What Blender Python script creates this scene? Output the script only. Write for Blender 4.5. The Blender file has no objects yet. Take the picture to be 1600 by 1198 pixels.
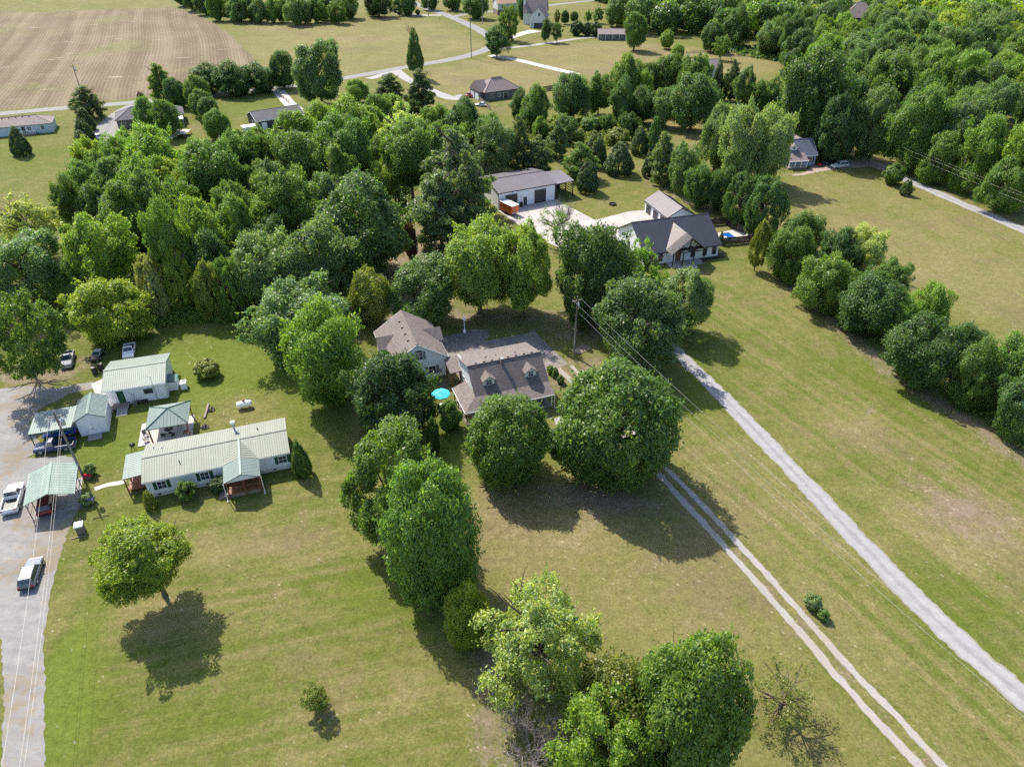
import bpy, math, random
import numpy as np
from mathutils import Vector, Matrix

# ------------------------------------------------------------------ camera, sky, sun, exposure
SC = bpy.context.scene
COL = SC.collection
F, TH, H = 1110.0, math.radians(35.0), 65.0
cam_d = bpy.data.cameras.new('camera')
cam_d.sensor_width = 36.0
cam_d.lens = 36.0 * F / 1600.0
cam_d.clip_start = 0.5
cam_d.clip_end = 8000.0
cam = bpy.data.objects.new('camera', cam_d)
COL.objects.link(cam)
cam.location = (0, 0, H)
cam.rotation_euler = (math.pi / 2 - TH, 0, 0)
SC.camera = cam

SUN_EL, SUN_AZ = math.radians(48.0), math.atan2(-0.62, 0.785)   # azimuth measured from +Y towards +X
world = bpy.data.worlds.new('World')
SC.world = world
world.use_nodes = True
wn = world.node_tree
sky = wn.nodes.new('ShaderNodeTexSky')
sky.sky_type = 'NISHITA'
sky.sun_disc = False
sky.sun_elevation = SUN_EL
sky.sun_rotation = SUN_AZ
sky.air_density = 1.0
sky.dust_density = 1.6
bg = wn.nodes['Background']
wn.links.new(sky.outputs[0], bg.inputs[0])
bg.inputs[1].default_value = 0.15
sun_d = bpy.data.lights.new('sun', 'SUN')
sun_d.energy = 4.4
sun_d.angle = math.radians(0.6)
sun_d.color = (1.0, 0.93, 0.81)
sun = bpy.data.objects.new('sun', sun_d)
COL.objects.link(sun)
to_sun = Vector((math.sin(SUN_AZ) * math.cos(SUN_EL), math.cos(SUN_AZ) * math.cos(SUN_EL), math.sin(SUN_EL)))
sun.rotation_euler = to_sun.to_track_quat('Z', 'Y').to_euler()
SC.view_settings.view_transform = 'Standard'
SC.view_settings.look = 'None'
SC.view_settings.gamma = 1.0
SC.view_settings.exposure = 0.95
SC.cycles.max_bounces = 5
SC.cycles.diffuse_bounces = 3
SC.cycles.glossy_bounces = 2
SC.cycles.transmission_bounces = 2
SC.cycles.use_adaptive_sampling = True
SC.cycles.adaptive_threshold = 0.02
SC.cycles.use_denoising = False

# ------------------------------------------------------------------ survey: photo pixel -> point of the flat ground (or of a level z)
def G(x, y, z=0.0):
    u = (x - 800.0) / F; v = (y - 599.0) / F
    zc = (H - z) / (math.sin(TH) + v * math.cos(TH))
    return (zc * u, zc * (math.cos(TH) - v * math.sin(TH)), z)
def depth(p):
    return p[1] * math.cos(TH) - (p[2] - H) * math.sin(TH)
R = math.radians

# ------------------------------------------------------------------ materials
MATS = {}
class NT:
    def __init__(s, name):
        s.m = bpy.data.materials.new(name); s.m.use_nodes = True
        s.t = s.m.node_tree; s.b = s.t.nodes['Principled BSDF']; s.o = s.t.nodes['Material Output']
    def n(s, kind, **kw):
        nd = s.t.nodes.new('ShaderNode' + kind)
        for k, v in kw.items():
            if k.startswith('i_'):
                nd.inputs[k[2:].replace('_', ' ')].default_value = v
            else: setattr(nd, k, v)
        return nd
    def l(s, a, b): s.t.links.new(a, b)
    def val(s, x, sock):
        if hasattr(x, 'default_value') and hasattr(x, 'node'): s.l(x, sock)
        else: sock.default_value = x
    def math(s, op, a, b=0.0, c=0.0, clamp=False):
        nd = s.n('Math', operation=op); nd.use_clamp = clamp
        for i, x in enumerate((a, b, c)): s.val(x, nd.inputs[i])
        return nd.outputs[0]
    def mix(s, f, a, b, mode='MIX'):
        nd = s.n('Mix', data_type='RGBA', blend_type=mode)
        s.val(f, nd.inputs[0])
        for x, k in ((a, 6), (b, 7)):
            if isinstance(x, tuple): nd.inputs[k].default_value = (*x[:3], 1)
            else: s.l(x, nd.inputs[k])
        return nd.outputs[2]
    def noise(s, vec, scale, detail=3.0, rough=0.55, dist=0.0):
        nd = s.n('TexNoise'); nd.inputs['Scale'].default_value = scale
        nd.inputs['Detail'].default_value = detail; nd.inputs['Roughness'].default_value = rough
        nd.inputs['Distortion'].default_value = dist
        if vec is not None: s.l(vec, nd.inputs['Vector'])
        return nd.outputs[0]
    def mapr(s, x, a, b, c=0.0, d=1.0, smooth=True):
        nd = s.n('MapRange'); nd.interpolation_type = 'SMOOTHSTEP' if smooth else 'LINEAR'
        s.val(x, nd.inputs[0])
        for i, q in enumerate((a, b, c, d)): nd.inputs[i + 1].default_value = q
        return nd.outputs[0]
    def mapping(s, vec, rz=0.0, sc=(1, 1, 1)):
        if rz:
            nd = s.n('Mapping'); s.l(vec, nd.inputs[0]); nd.inputs['Rotation'].default_value = (0, 0, rz); vec = nd.outputs[0]
        nd = s.n('Mapping'); s.l(vec, nd.inputs[0]); nd.inputs['Scale'].default_value = sc
        return nd.outputs[0]
    def pos(s): return s.n('NewGeometry').outputs['Position']
    def obj(s): return s.n('TexCoord').outputs['Object']
    def bump(s, h, strength, dist=0.05):
        nd = s.n('Bump'); nd.inputs['Strength'].default_value = strength; nd.inputs['Distance'].default_value = dist
        s.l(h, nd.inputs['Height']); s.l(nd.outputs[0], s.b.inputs['Normal'])

def mat(name, col, rough=0.6, metal=0.0, var=0.12, scale=1.5, fine=0.1, bump=0.0, spec=0.4, streak=None):
    """plain procedural surface: base colour, cloudy wear at two scales, optional streaks (x,y,z scale) and bump"""
    if name in MATS: return MATS[name]
    t = NT(name); o = t.obj()
    n1 = t.noise(o, scale, 4); n2 = t.noise(o, scale * 14, 2)
    f = t.math('ADD', t.math('MULTIPLY', t.math('SUBTRACT', n1, 0.5), 2 * var), t.math('MULTIPLY', t.math('SUBTRACT', n2, 0.5), 2 * fine))
    if streak:
        ns = t.noise(t.mapping(o, 0, streak), 1.0, 3)
        f = t.math('ADD', f, t.math('MULTIPLY', t.math('SUBTRACT', ns, 0.5), 2 * var))
    f = t.math('ADD', f, 1.0)
    t.l(t.mix(1.0, tuple(col), t.n('CombineColor').outputs[0], 'MULTIPLY'), t.b.inputs['Base Color'])
    cc = [n for n in t.t.nodes if n.type == 'COMBINE_COLOR'][-1]
    for i in range(3): t.l(f, cc.inputs[i])
    t.b.inputs['Roughness'].default_value = rough; t.b.inputs['Metallic'].default_value = metal
    t.b.inputs['Specular IOR Level'].default_value = spec
    if bump: t.bump(n2, bump, 0.03)
    MATS[name] = t.m
    return t.m

def leaf_material(attr=None):
    t = NT('foliage')
    oi = t.n('ObjectInfo'); g = t.n('NewGeometry')
    rnd = g.outputs['Random Per Island']
    base = oi.outputs['Color'] if attr is None else t.n('Attribute', attribute_name=attr).outputs[0]
    nz = t.noise(t.obj(), 3.2, 2)
    warm = t.mix(1.0, base, (1.30, 1.22, 0.75), 'MULTIPLY')
    cool = t.mix(1.0, base, (0.74, 0.88, 0.95), 'MULTIPLY')
    c = t.mix(t.mapr(t.math('ADD', t.math('MULTIPLY', rnd, 0.55), t.math('MULTIPLY', nz, 0.6)), 0.35, 0.8), cool, warm)
    k = t.math('ADD', t.math('MULTIPLY', t.math('FRACT', t.math('MULTIPLY', rnd, 37.0)), 0.5), 0.75)
    cc = t.n('CombineColor')
    for i in range(3): t.l(k, cc.inputs[i])
    c = t.mix(1.0, c, cc.outputs[0], 'MULTIPLY')
    t.l(c, t.b.inputs['Base Color'])
    t.b.inputs['Roughness'].default_value = 0.45
    t.b.inputs['Specular IOR Level'].default_value = 0.5
    tr = t.n('BsdfTranslucent')
    t.l(t.mix(1.0, c, (1.35, 1.5, 0.55), 'MULTIPLY'), tr.inputs[0])
    mx = t.n('MixShader'); mx.inputs[0].default_value = 0.5
    t.l(t.b.outputs[0], mx.inputs[1]); t.l(tr.outputs[0], mx.inputs[2]); t.l(mx.outputs[0], t.o.inputs[0])
    return t.m

def shingle_material(name, col):
    t = NT(name); o = t.obj()
    br = t.n('TexBrick'); t.l(t.mapping(o, 0, (1, 1, 1)), br.inputs[0])
    n1 = t.noise(o, 0.7, 4); n2 = t.noise(t.mapping(o, 0, (2.2, 4.5, 4.5)), 1.0, 2, 0.7)
    f = t.math('ADD', t.math('MULTIPLY', n2, 1.1), t.math('MULTIPLY', n1, 0.35))
    c = t.mix(t.mapr(f, 0.4, 1.05), tuple(x * 0.62 for x in col), tuple(x * 1.35 for x in col))
    t.t.nodes.remove(br)
    t.l(c, t.b.inputs['Base Color']); t.b.inputs['Roughness'].default_value = 0.85
    t.bump(n2, 0.5, 0.04)
    return t.m

def siding_material(name, col):
    t = NT(name); o = t.obj()
    w = t.n('TexWave'); w.bands_direction = 'Z'; w.wave_profile = 'SAW'; t.l(o, w.inputs[0]); w.inputs['Scale'].default_value = 1.6
    n1 = t.noise(o, 0.8, 3)
    c = t.mix(t.math('MULTIPLY', n1, 0.35), tuple(col), tuple(x * 0.8 for x in col))
    t.l(c, t.b.inputs['Base Color']); t.b.inputs['Roughness'].default_value = 0.55
    t.bump(w.outputs[1], 0.35, 0.02)
    return t.m

def gravel_material(name, a, b, weeds=None, ruts=None, edge=None, crown=0.0):
    t = NT(name); p = t.pos()
    n0 = t.noise(p, 0.12, 4); n1 = t.noise(p, 0.9, 5, 0.65); n2 = t.noise(p, 9.0, 3, 0.7)
    f = t.math('ADD', t.math('MULTIPLY', n1, 0.6), t.math('MULTIPLY', n2, 0.45))
    c = t.mix(t.mapr(f, 0.3, 0.75), tuple(a), tuple(b))
    if weeds:
        m = t.mapr(t.math('ADD', n0, t.math('MULTIPLY', t.math('SUBTRACT', n1, 0.5), 0.7)), 0.46, 0.64)
        c = t.mix(t.math('MULTIPLY', m, 0.75), c, tuple(weeds))
    if edge:
        ac = t.math('ABSOLUTE', t.n('Attribute', attribute_name='across').outputs['Fac'])
        em = t.mapr(t.math('ADD', ac, t.math('MULTIPLY', t.math('SUBTRACT', t.math('ADD', n1, n2), 1.0), 0.75)), 0.72, 1.02)
        c = t.mix(t.math('MULTIPLY', em, 0.85), c, tuple(edge))
        if crown:      # darker, weedier crown between the wheel lines
            cm = t.mapr(t.math('ADD', ac, t.math('MULTIPLY', t.math('SUBTRACT', t.math('ADD', n1, n0), 1.0), 0.5)), 0.08, 0.34, crown, 0.0)
            c = t.mix(cm, c, tuple(x*0.62 for x in a))
    if ruts is not None:
        nr = t.noise(t.mapping(p, ruts, (1.1, 0.035, 1.0)), 1.0, 3)
        c = t.mix(t.mapr(nr, 0.35, 0.7, 0.0, 0.3), c, tuple(x * 0.68 for x in a))
    t.l(c, t.b.inputs['Base Color']); t.b.inputs['Roughness'].default_value = 0.92
    t.bump(n2, 0.6, 0.04)
    return t.m

LEAF = leaf_material()
BARK = mat('bark', (0.11, 0.085, 0.065), 0.9, var=0.3, scale=3, fine=0.3, bump=0.6)
GREYBARK = mat('grey_twigs', (0.26, 0.225, 0.21), 0.9, var=0.25, scale=3)
WHITE = siding_material('white_siding', (0.76, 0.78, 0.82))
TRIM = mat('white_trim', (0.78, 0.78, 0.78), 0.5, var=0.05)
SAGE = mat('sage_metal_roof', (0.200, 0.215, 0.178), 0.6, 0.0, var=0.13, scale=0.6, fine=0.05, streak=(2.5, 0.15, 0.15))
TEAL = mat('teal_metal_roof', (0.175, 0.228, 0.208), 0.6, 0.0, var=0.14, scale=0.6, fine=0.04, streak=(3.0, 0.15, 0.15))
MINT = mat('faded_mint_metal_roof', (0.215, 0.285, 0.248), 0.6, 0.0, var=0.3, scale=0.8, fine=0.05, streak=(0.35, 5.0, 0.35))
DKROOF = mat('charcoal_metal_roof', (0.040, 0.041, 0.055), 0.5, 0.0, var=0.12, scale=0.4, fine=0.03)
GREYROOF = mat('grey_metal_roof', (0.125, 0.112, 0.125), 0.55, 0.0, var=0.15, scale=0.4, fine=0.03)
SHIN = shingle_material('brown_shingles', (0.140, 0.117, 0.112))
SHINDK = shingle_material('charcoal_shingles', (0.075, 0.072, 0.085))
SHINTAN = shingle_material('tan_shingles', (0.185, 0.148, 0.142))
SHINBLUE = shingle_material('slate_blue_shingles', (0.105, 0.115, 0.165))
WOOD = mat('red_brown_wood', (0.20, 0.075, 0.042), 0.6, var=0.25, scale=2)
FENCEW = mat('cedar_fence_wood', (0.24, 0.125, 0.095), 0.7, var=0.25, scale=2)
DKWOOD = mat('dark_stained_wood', (0.035, 0.028, 0.028), 0.6, var=0.2)
GREYWOOD = mat('weathered_wood', (0.20, 0.165, 0.14), 0.85, var=0.3, scale=2)
POLEW = mat('pole_wood', (0.21, 0.185, 0.165), 0.85, var=0.3, scale=2)
GLASS = mat('window_glass', (0.03, 0.04, 0.055), 0.08, 0.0, var=0.1, spec=0.8)
GREENP = mat('dark_green_paint', (0.018, 0.085, 0.045), 0.5, var=0.1)
TEALP = mat('dark_teal_paint', (0.03, 0.10, 0.09), 0.5, var=0.1)
DOORDK = mat('charcoal_door', (0.045, 0.042, 0.05), 0.55, var=0.1, scale=1)
CONC = mat('concrete', (0.40, 0.375, 0.355), 0.85, var=0.12, scale=0.4, fine=0.06)
CONC2 = mat('grey_concrete', (0.26, 0.25, 0.245), 0.85, var=0.16, scale=0.5, fine=0.1)
BRICK = mat('brown_brick', (0.20, 0.15, 0.13), 0.85, var=0.2, scale=3, fine=0.2)
GREYBRICK = mat('grey_brick', (0.15, 0.135, 0.135), 0.85, var=0.2, scale=3, fine=0.2)
STEEL = mat('galvanised_steel', (0.45, 0.46, 0.48), 0.35, 0.7, var=0.1)
WIRE = mat('bare_cable', (0.46, 0.44, 0.42), 0.4, 0.3, var=0.05)
RUBBER = mat('tyre_rubber', (0.022, 0.022, 0.024), 0.8, var=0.1)
CHROME = mat('wheel_metal', (0.5, 0.5, 0.52), 0.3, 0.6, var=0.05)
BLACKP = mat('black_plastic', (0.02, 0.02, 0.022), 0.45, var=0.1)
REDL = mat('red_lamp_plastic', (0.5, 0.02, 0.03), 0.3, var=0.05)
LAMPW = mat('clear_lamp_plastic', (0.75, 0.75, 0.78), 0.15, var=0.05)
def paint(name, col, rough=0.28, var=0.05): return mat(name, col, rough, 0.0, var=var, scale=1.2, fine=0.02, spec=0.6)

# ------------------------------------------------------------------ mesh helpers
class MB:
    def __init__(s): s.v = []; s.f = []; s.mi = []; s.cur = 0
    def add(s, vs, fs):
        k = len(s.v); s.v += [tuple(p) for p in vs]; s.f += [tuple(i + k for i in f) for f in fs]; s.mi += [s.cur] * len(fs)
        return s
    def box(s, x0, x1, y0, y1, z0, z1):
        return s.add([(x0,y0,z0),(x1,y0,z0),(x1,y1,z0),(x0,y1,z0),(x0,y0,z1),(x1,y0,z1),(x1,y1,z1),(x0,y1,z1)],
                     [(3,2,1,0),(4,5,6,7),(0,1,5,4),(1,2,6,5),(2,3,7,6),(3,0,4,7)])
    def cbox(s, c, d): return s.box(c[0]-d[0]/2, c[0]+d[0]/2, c[1]-d[1]/2, c[1]+d[1]/2, c[2]-d[2]/2, c[2]+d[2]/2)
    def hexa(s, b4, t4):
        return s.add(list(b4) + list(t4), [(3,2,1,0),(4,5,6,7),(0,1,5,4),(1,2,6,5),(2,3,7,6),(3,0,4,7)])
    def prism(s, poly, a0, a1, axis='x'):
        """extrude polygon (u,v) along axis: x->(y,z), y->(x,z), z->(x,y)"""
        mk = {'x': lambda a, p: (a, p[0], p[1]), 'y': lambda a, p: (p[0], a, p[1]), 'z': lambda a, p: (p[0], p[1], a)}[axis]
        n = len(poly)
        vs = [mk(a0, p) for p in poly] + [mk(a1, p) for p in poly]
        fs = [tuple(range(n))[::-1], tuple(range(n, 2*n))] + [(i, (i+1) % n, n + (i+1) % n, n + i) for i in range(n)]
        return s.add(vs, fs)
    def tube(s, pts, rad, n=6, cap=True):
        pts = [Vector(p) for p in pts]; k = len(s.v); m = len(pts)
        if not isinstance(rad, (list, tuple)): rad = [rad] * m
        up = Vector((0, 0, 1))
        for i, p in enumerate(pts):
            d = (pts[min(i+1, m-1)] - pts[max(i-1, 0)]).normalized()
            a = d.cross(up if abs(d.z) < 0.95 else Vector((1, 0, 0))).normalized(); b = d.cross(a)
            for j in range(n):
                q = p + (a * math.cos(2*math.pi*j/n) + b * math.sin(2*math.pi*j/n)) * rad[i]
                s.v.append(tuple(q))
        for i in range(m-1):
            for j in range(n):
                s.f.append((k+i*n+j, k+i*n+(j+1) % n, k+(i+1)*n+(j+1) % n, k+(i+1)*n+j)); s.mi.append(s.cur)
        if cap:
            s.f += [tuple(k+j for j in range(n)), tuple(k+(m-1)*n+j for j in range(n))[::-1]]; s.mi += [s.cur]*2
        return s
    def lathe(s, c, prof, n=16, axis='z'):
        k = len(s.v)
        for r, h in prof:
            for j in range(n):
                a = 2*math.pi*j/n; x, y = r*math.cos(a), r*math.sin(a)
                s.v.append({'z': (c[0]+x, c[1]+y, c[2]+h), 'x': (c[0]+h, c[1]+x, c[2]+y), 'y': (c[0]+x, c[1]+h, c[2]+y)}[axis])
        for i in range(len(prof)-1):
            for j in range(n):
                s.f.append((k+i*n+j, k+i*n+(j+1) % n, k+(i+1)*n+(j+1) % n, k+(i+1)*n+j)); s.mi.append(s.cur)
        s.f += [tuple(k+j for j in range(n))[::-1], tuple(k+(len(prof)-1)*n+j for j in range(n))]; s.mi += [s.cur]*2
        return s
    def mesh(s, name, mats, smooth=False):
        me = bpy.data.meshes.new(name); me.from_pydata(s.v, [], s.f)
        for m in (mats if isinstance(mats, (list, tuple)) else [mats]): me.materials.append(m)
        if s.cur: me.polygons.foreach_set('material_index', s.mi)
        if smooth: me.polygons.foreach_set('use_smooth', [True]*len(s.f))
        me.update(); return me
    def build(s, name, mats, parent=None, smooth=False, bevel=0.0):
        o = bpy.data.objects.new(name, s.mesh(name, mats, smooth)); COL.objects.link(o)
        if parent is not None: o.parent = parent
        if bevel:
            b = o.modifiers.new('bevel', 'BEVEL'); b.width = bevel; b.segments = 2; b.limit_method = 'ANGLE'
        return o
def tag(o, label, cat, group=None):
    o['label'] = label; o['category'] = cat
    if group: o['group'] = group
    return o
def thing(name, label, cat, loc=(0, 0, 0), rz=0.0, group=None):
    o = bpy.data.objects.new(name, None); COL.objects.link(o)
    o.location = loc; o.rotation_euler = (0, 0, rz); o.empty_display_size = 0.5
    return tag(o, label, cat, group)
def struct(o, kind='structure'): o['kind'] = kind; return o
def inst(name, me, parent, loc=(0, 0, 0), sc=(1, 1, 1), rz=0.0):
    o = bpy.data.objects.new(name, me); COL.objects.link(o); o.parent = parent
    o.location = loc; o.scale = sc; o.rotation_euler = (0, 0, rz); return o

# ------------------------------------------------------------------ ground sheet (grass, soil, ploughed field) with region weights at its vertices
def wpoly(px): return np.array([G(x, y)[:2] for x, y in px])
def inside(X, Y, poly):
    r = np.zeros(X.shape, bool); n = len(poly); j = n - 1
    for i in range(n):
        xi, yi = poly[i]; xj, yj = poly[j]
        c = ((yi > Y) != (yj > Y)) & (X < (xj - xi) * (Y - yi) / (yj - yi + 1e-12) + xi)
        r ^= c; j = i
    return r
def make_ground():
    st = 2.1
    far = lambda a, b, n: list(np.geomspace(a, b, n))
    xs = np.array([-x for x in far(330, 4000, 12)][::-1][:-1] + list(np.arange(-330, 330.1, st)) + far(330, 4000, 12)[1:])
    ys = np.array([-300, -100, -20] + list(np.arange(8, 600.1, st)) + far(601, 6000, 14)[1:])
    X, Y = np.meshgrid(xs, ys); nx, ny = len(xs), len(ys)
    dry = np.full(X.shape, 0.50); bare = np.zeros(X.shape); field = np.zeros(X.shape)
    lush = np.zeros(X.shape); strB = np.zeros(X.shape); strA = np.zeros(X.shape)
    def blob(a, px, rx, ry, v, rot=0.0, mode='add'):
        cx, cy, _ = G(*px); dx, dy = X - cx, Y - cy; c, s = math.cos(rot), math.sin(rot)
        w = np.exp(-(((c*dx + s*dy)/rx)**2 + ((-s*dx + c*dy)/ry)**2))
        if mode == 'add': a += v * w
        else: a *= 1 - w; a += v * w
    def region(a, px, v, blur=2):
        m = inside(X, Y, wpoly(px)).astype(float)
        for _ in range(blur):
            m[1:-1] = (m[:-2] + 2*m[1:-1] + m[2:]) / 4; m[:, 1:-1] = (m[:, :-2] + 2*m[:, 1:-1] + m[:, 2:]) / 4
        a *= 1 - m; a += m * v
    def line(a, pts, w, v):
        P = [G(*p)[:2] for p in pts]; d = np.full(X.shape, 1e9)
        for (x0, y0), (x1, y1) in zip(P[:-1], P[1:]):
            L2 = (x1-x0)**2 + (y1-y0)**2
            t = np.clip(((X-x0)*(x1-x0) + (Y-y0)*(y1-y0)) / L2, 0, 1)
            d = np.minimum(d, np.hypot(X-x0-t*(x1-x0), Y-y0-t*(y1-y0)))
        np.maximum(a, v * np.exp(-(d/w)**2), out=a)
    region(field, [(-90,13),(60,20),(190,14),(272,12),(302,20),(332,35),(356,52),(378,72),(402,97),(388,112),(300,126),(238,150),(150,160),(60,168),(-90,178)], 1.0, 2)
    # hay field, far lawns
    region(dry, [(400,30),(560,30),(640,20),(740,60),(760,75),(640,103),(540,120),(420,110),(370,70)], 0.76, 5)
    region(dry, [(660,112),(780,88),(900,108),(870,150),(690,150)], 0.88, 4)
    region(dry, [(790,80),(950,62),(1200,85),(1230,110),(1150,120),(1040,150),(880,110)], 0.86, 5)
    region(dry, [(-80,-20),(800,-30),(1000,20),(-80,24)], 0.62, 6)
    region(dry, [(1030,185),(1110,180),(1110,260),(1080,250)], 0.80, 3)
    region(dry, [(1230,270),(1400,275),(1640,385),(1640,560),(1480,500),(1330,390),(1230,320)], 0.66, 5)
    region(dry, [(1050,560),(1130,410),(1230,440),(1600,720),(1660,1050),(1420,900),(1200,690)], 0.50, 4)
    region(dry, [(730,760),(880,760),(1030,745),(1330,1060),(1440,1198),(1200,1240),(1050,1000),(850,900)], 0.74, 4)
    region(bare, [(740,770),(880,760),(1020,750),(1260,1010),(1180,1060),(980,960),(850,900)], 0.27, 6)
    region(dry, [(1050,740),(1000,590),(1200,720),(1600,1120),(1640,1260),(1500,1220)], 0.70, 3)
    region(strB, [(1050,740),(1040,590),(1200,720),(1600,1120),(1640,1260),(1500,1220)], 1.0, 3)
    region(strB, [(1060,540),(1130,430),(1640,760),(1640,1100)], 0.8, 4)
    region(dry, [(80,1240),(80,900),(140,780),(470,740),(520,640),(620,840),(740,1000),(740,1240)], 0.44, 5)
    region(strA, [(80,1240),(80,900),(140,780),(470,740),(520,640),(620,840),(760,1000),(780,1240)], 1.0, 4)
    for px, rx, ry, v in [((95,1050),2.5,14,0.9),((110,1150),2.5,9,0.8),((300,545),24,10,0.5),((360,590),16,9,0.55),((180,700),9,6,0.6),((300,640),8,5,0.3),
                          ((560,930),8,5,0.5),((1130,560),10,16,0.35),((1350,560),8,6,0.4),((1440,620),9,6,0.45),((1090,640),3,9,0.4),((410,170),22,16,0.5),((40,250),25,22,0.35),
                          ((230,170),30,8,0.25),((1560,930),10,9,0.2),((450,1020),10,4,0.25),((640,650),5,12,0.3),((700,720),6,7,0.6),((480,660),6,14,0.4)]:
        blob(lush, px, rx, ry, v)
    for px, rx, ry, v in [((220,950),7,4,0.35),((330,850),8,3,0.35),((500,860),10,3,0.3),((880,820),10,5,0.22),((950,960),9,5,0.2),((1340,670),5,4,0.5),((1500,800),9,5,0.45),((1560,860),8,4,0.4),
                          ((1270,460),8,7,0.3),((1350,360),20,8,0.25),((1420,420),16,10,0.15),((300,1000),14,5,0.2),((600,1040),9,3,0.2),((620,1100),9,3,0.2),((520,950),10,2.5,0.25),((760,800),4,10,0.35),
                          ((800,860),5,8,0.25),((380,640),5,4,0.35),((1500,1000),8,10,-0.2),((1000,700),6,4,0.1),((560,60),30,12,0.22),((470,45),25,8,0.2),((1080,840),4,9,0.15)]:
        blob(dry, px, rx, ry, v)
    for px, rx, ry, v in [((762,1090),1.6,9,0.62),((765,1015),2.0,3.5,0.6),((810,1160),5,4,0.5),((690,395),9,14,0.75),((650,380),4,10,0.6),((930,575),5,5,0.75),((820,490),16,4,0.6),((900,520),12,5,0.6),((905,770),8,2.4,0.75),((970,790),6,2,0.6),
                          ((60,590),8,3.2,0.9),((30,580),6,2,0.7),((130,560),3,2,0.6),((160,560),1.5,3,0.6),((700,600),3,6,0.7),((725,650),2.5,2,0.8),((1080,745),5,2.5,0.5),((1500,790),8,3.4,0.62),((1400,745),9,3.0,0.4),((1560,830),6,4,0.45),((1340,690),3,1.5,0.4),
                          ((1460,830),5,2.5,0.4),((260,935),1.6,1.2,0.8),((870,590),2,7,0.8),((130,770),1.5,2,0.5),((960,375),12,6,0.2),((1240,690),2,1.0,0.35),((610,470),14,14,0.8),((500,300),45,45,0.35),((250,300),40,40,0.35),
                          ((1335,650),3,0.8,0.7),((400,690),3,2,0.2),((1290,955),2,1.2,0.5),((190,172),5,2,0.3),((30,172),60,2.0,0.25),((240,152),12,2.5,0.5)]:
        blob(bare, px, rx, ry, v)
    line(bare, [(1225,425),(1300,500),(1390,580),(1500,650),(1640,745)], 2.8, 0.8)
    line(bare, [(1005,262),(1012,285),(1050,305),(1110,330)], 1.9, 0.8)
    line(bare, [(890,318),(950,290),(1005,280)], 0.8, 0.45)
    line(bare, [(1285,595),(1330,622),(1365,645)], 0.5, 0.75)
    line(bare, [(1420,275),(1500,312),(1640,372)], 2.0, 0.7)
    line(bare, [(1000,70),(1060,88),(1110,84)], 3.0, 0.7)
    line(bare, [(1036,737),(1110,815),(1200,914),(1260,983),(1325,1058),(1390,1127),(1456,1197),(1520,1262)], 0.9, 0.75)
    line(bare, [(1060,740),(1240,925),(1360,1050),(1500,1195)], 2.2, 0.30)
    verts = np.stack([X.ravel(), Y.ravel(), np.zeros(X.size)], 1)
    idx = np.arange(nx*ny).reshape(ny, nx)
    faces = np.stack([idx[:-1, :-1], idx[:-1, 1:], idx[1:, 1:], idx[1:, :-1]], -1).reshape(-1, 4)
    me = np_mesh('ground', verts, faces)
    for nm, (a, b, c) in (('regionA', (dry, bare, field)), ('regionB', (lush, strB, strA))):
        at = me.attributes.new(nm, 'FLOAT_COLOR', 'POINT')
        at.data.foreach_set('color', np.stack([a.ravel(), b.ravel(), c.ravel(), np.ones(X.size)], 1).astype(np.float32).ravel())
    me.materials.append(ground_material())
    o = bpy.data.objects.new('ground', me); COL.objects.link(o); struct(o)
    return o
def np_mesh(name, verts, faces):
    me = bpy.data.meshes.new(name); n, m = len(verts), len(faces); k = faces.shape[1]
    me.vertices.add(n); me.vertices.foreach_set('co', np.asarray(verts, np.float32).ravel())
    me.loops.add(m*k); me.loops.foreach_set('vertex_index', np.asarray(faces, np.int32).ravel())
    me.polygons.add(m); me.polygons.foreach_set('loop_start', np.arange(0, m*k, k, dtype=np.int32))
    me.update(calc_edges=True); return me
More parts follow.
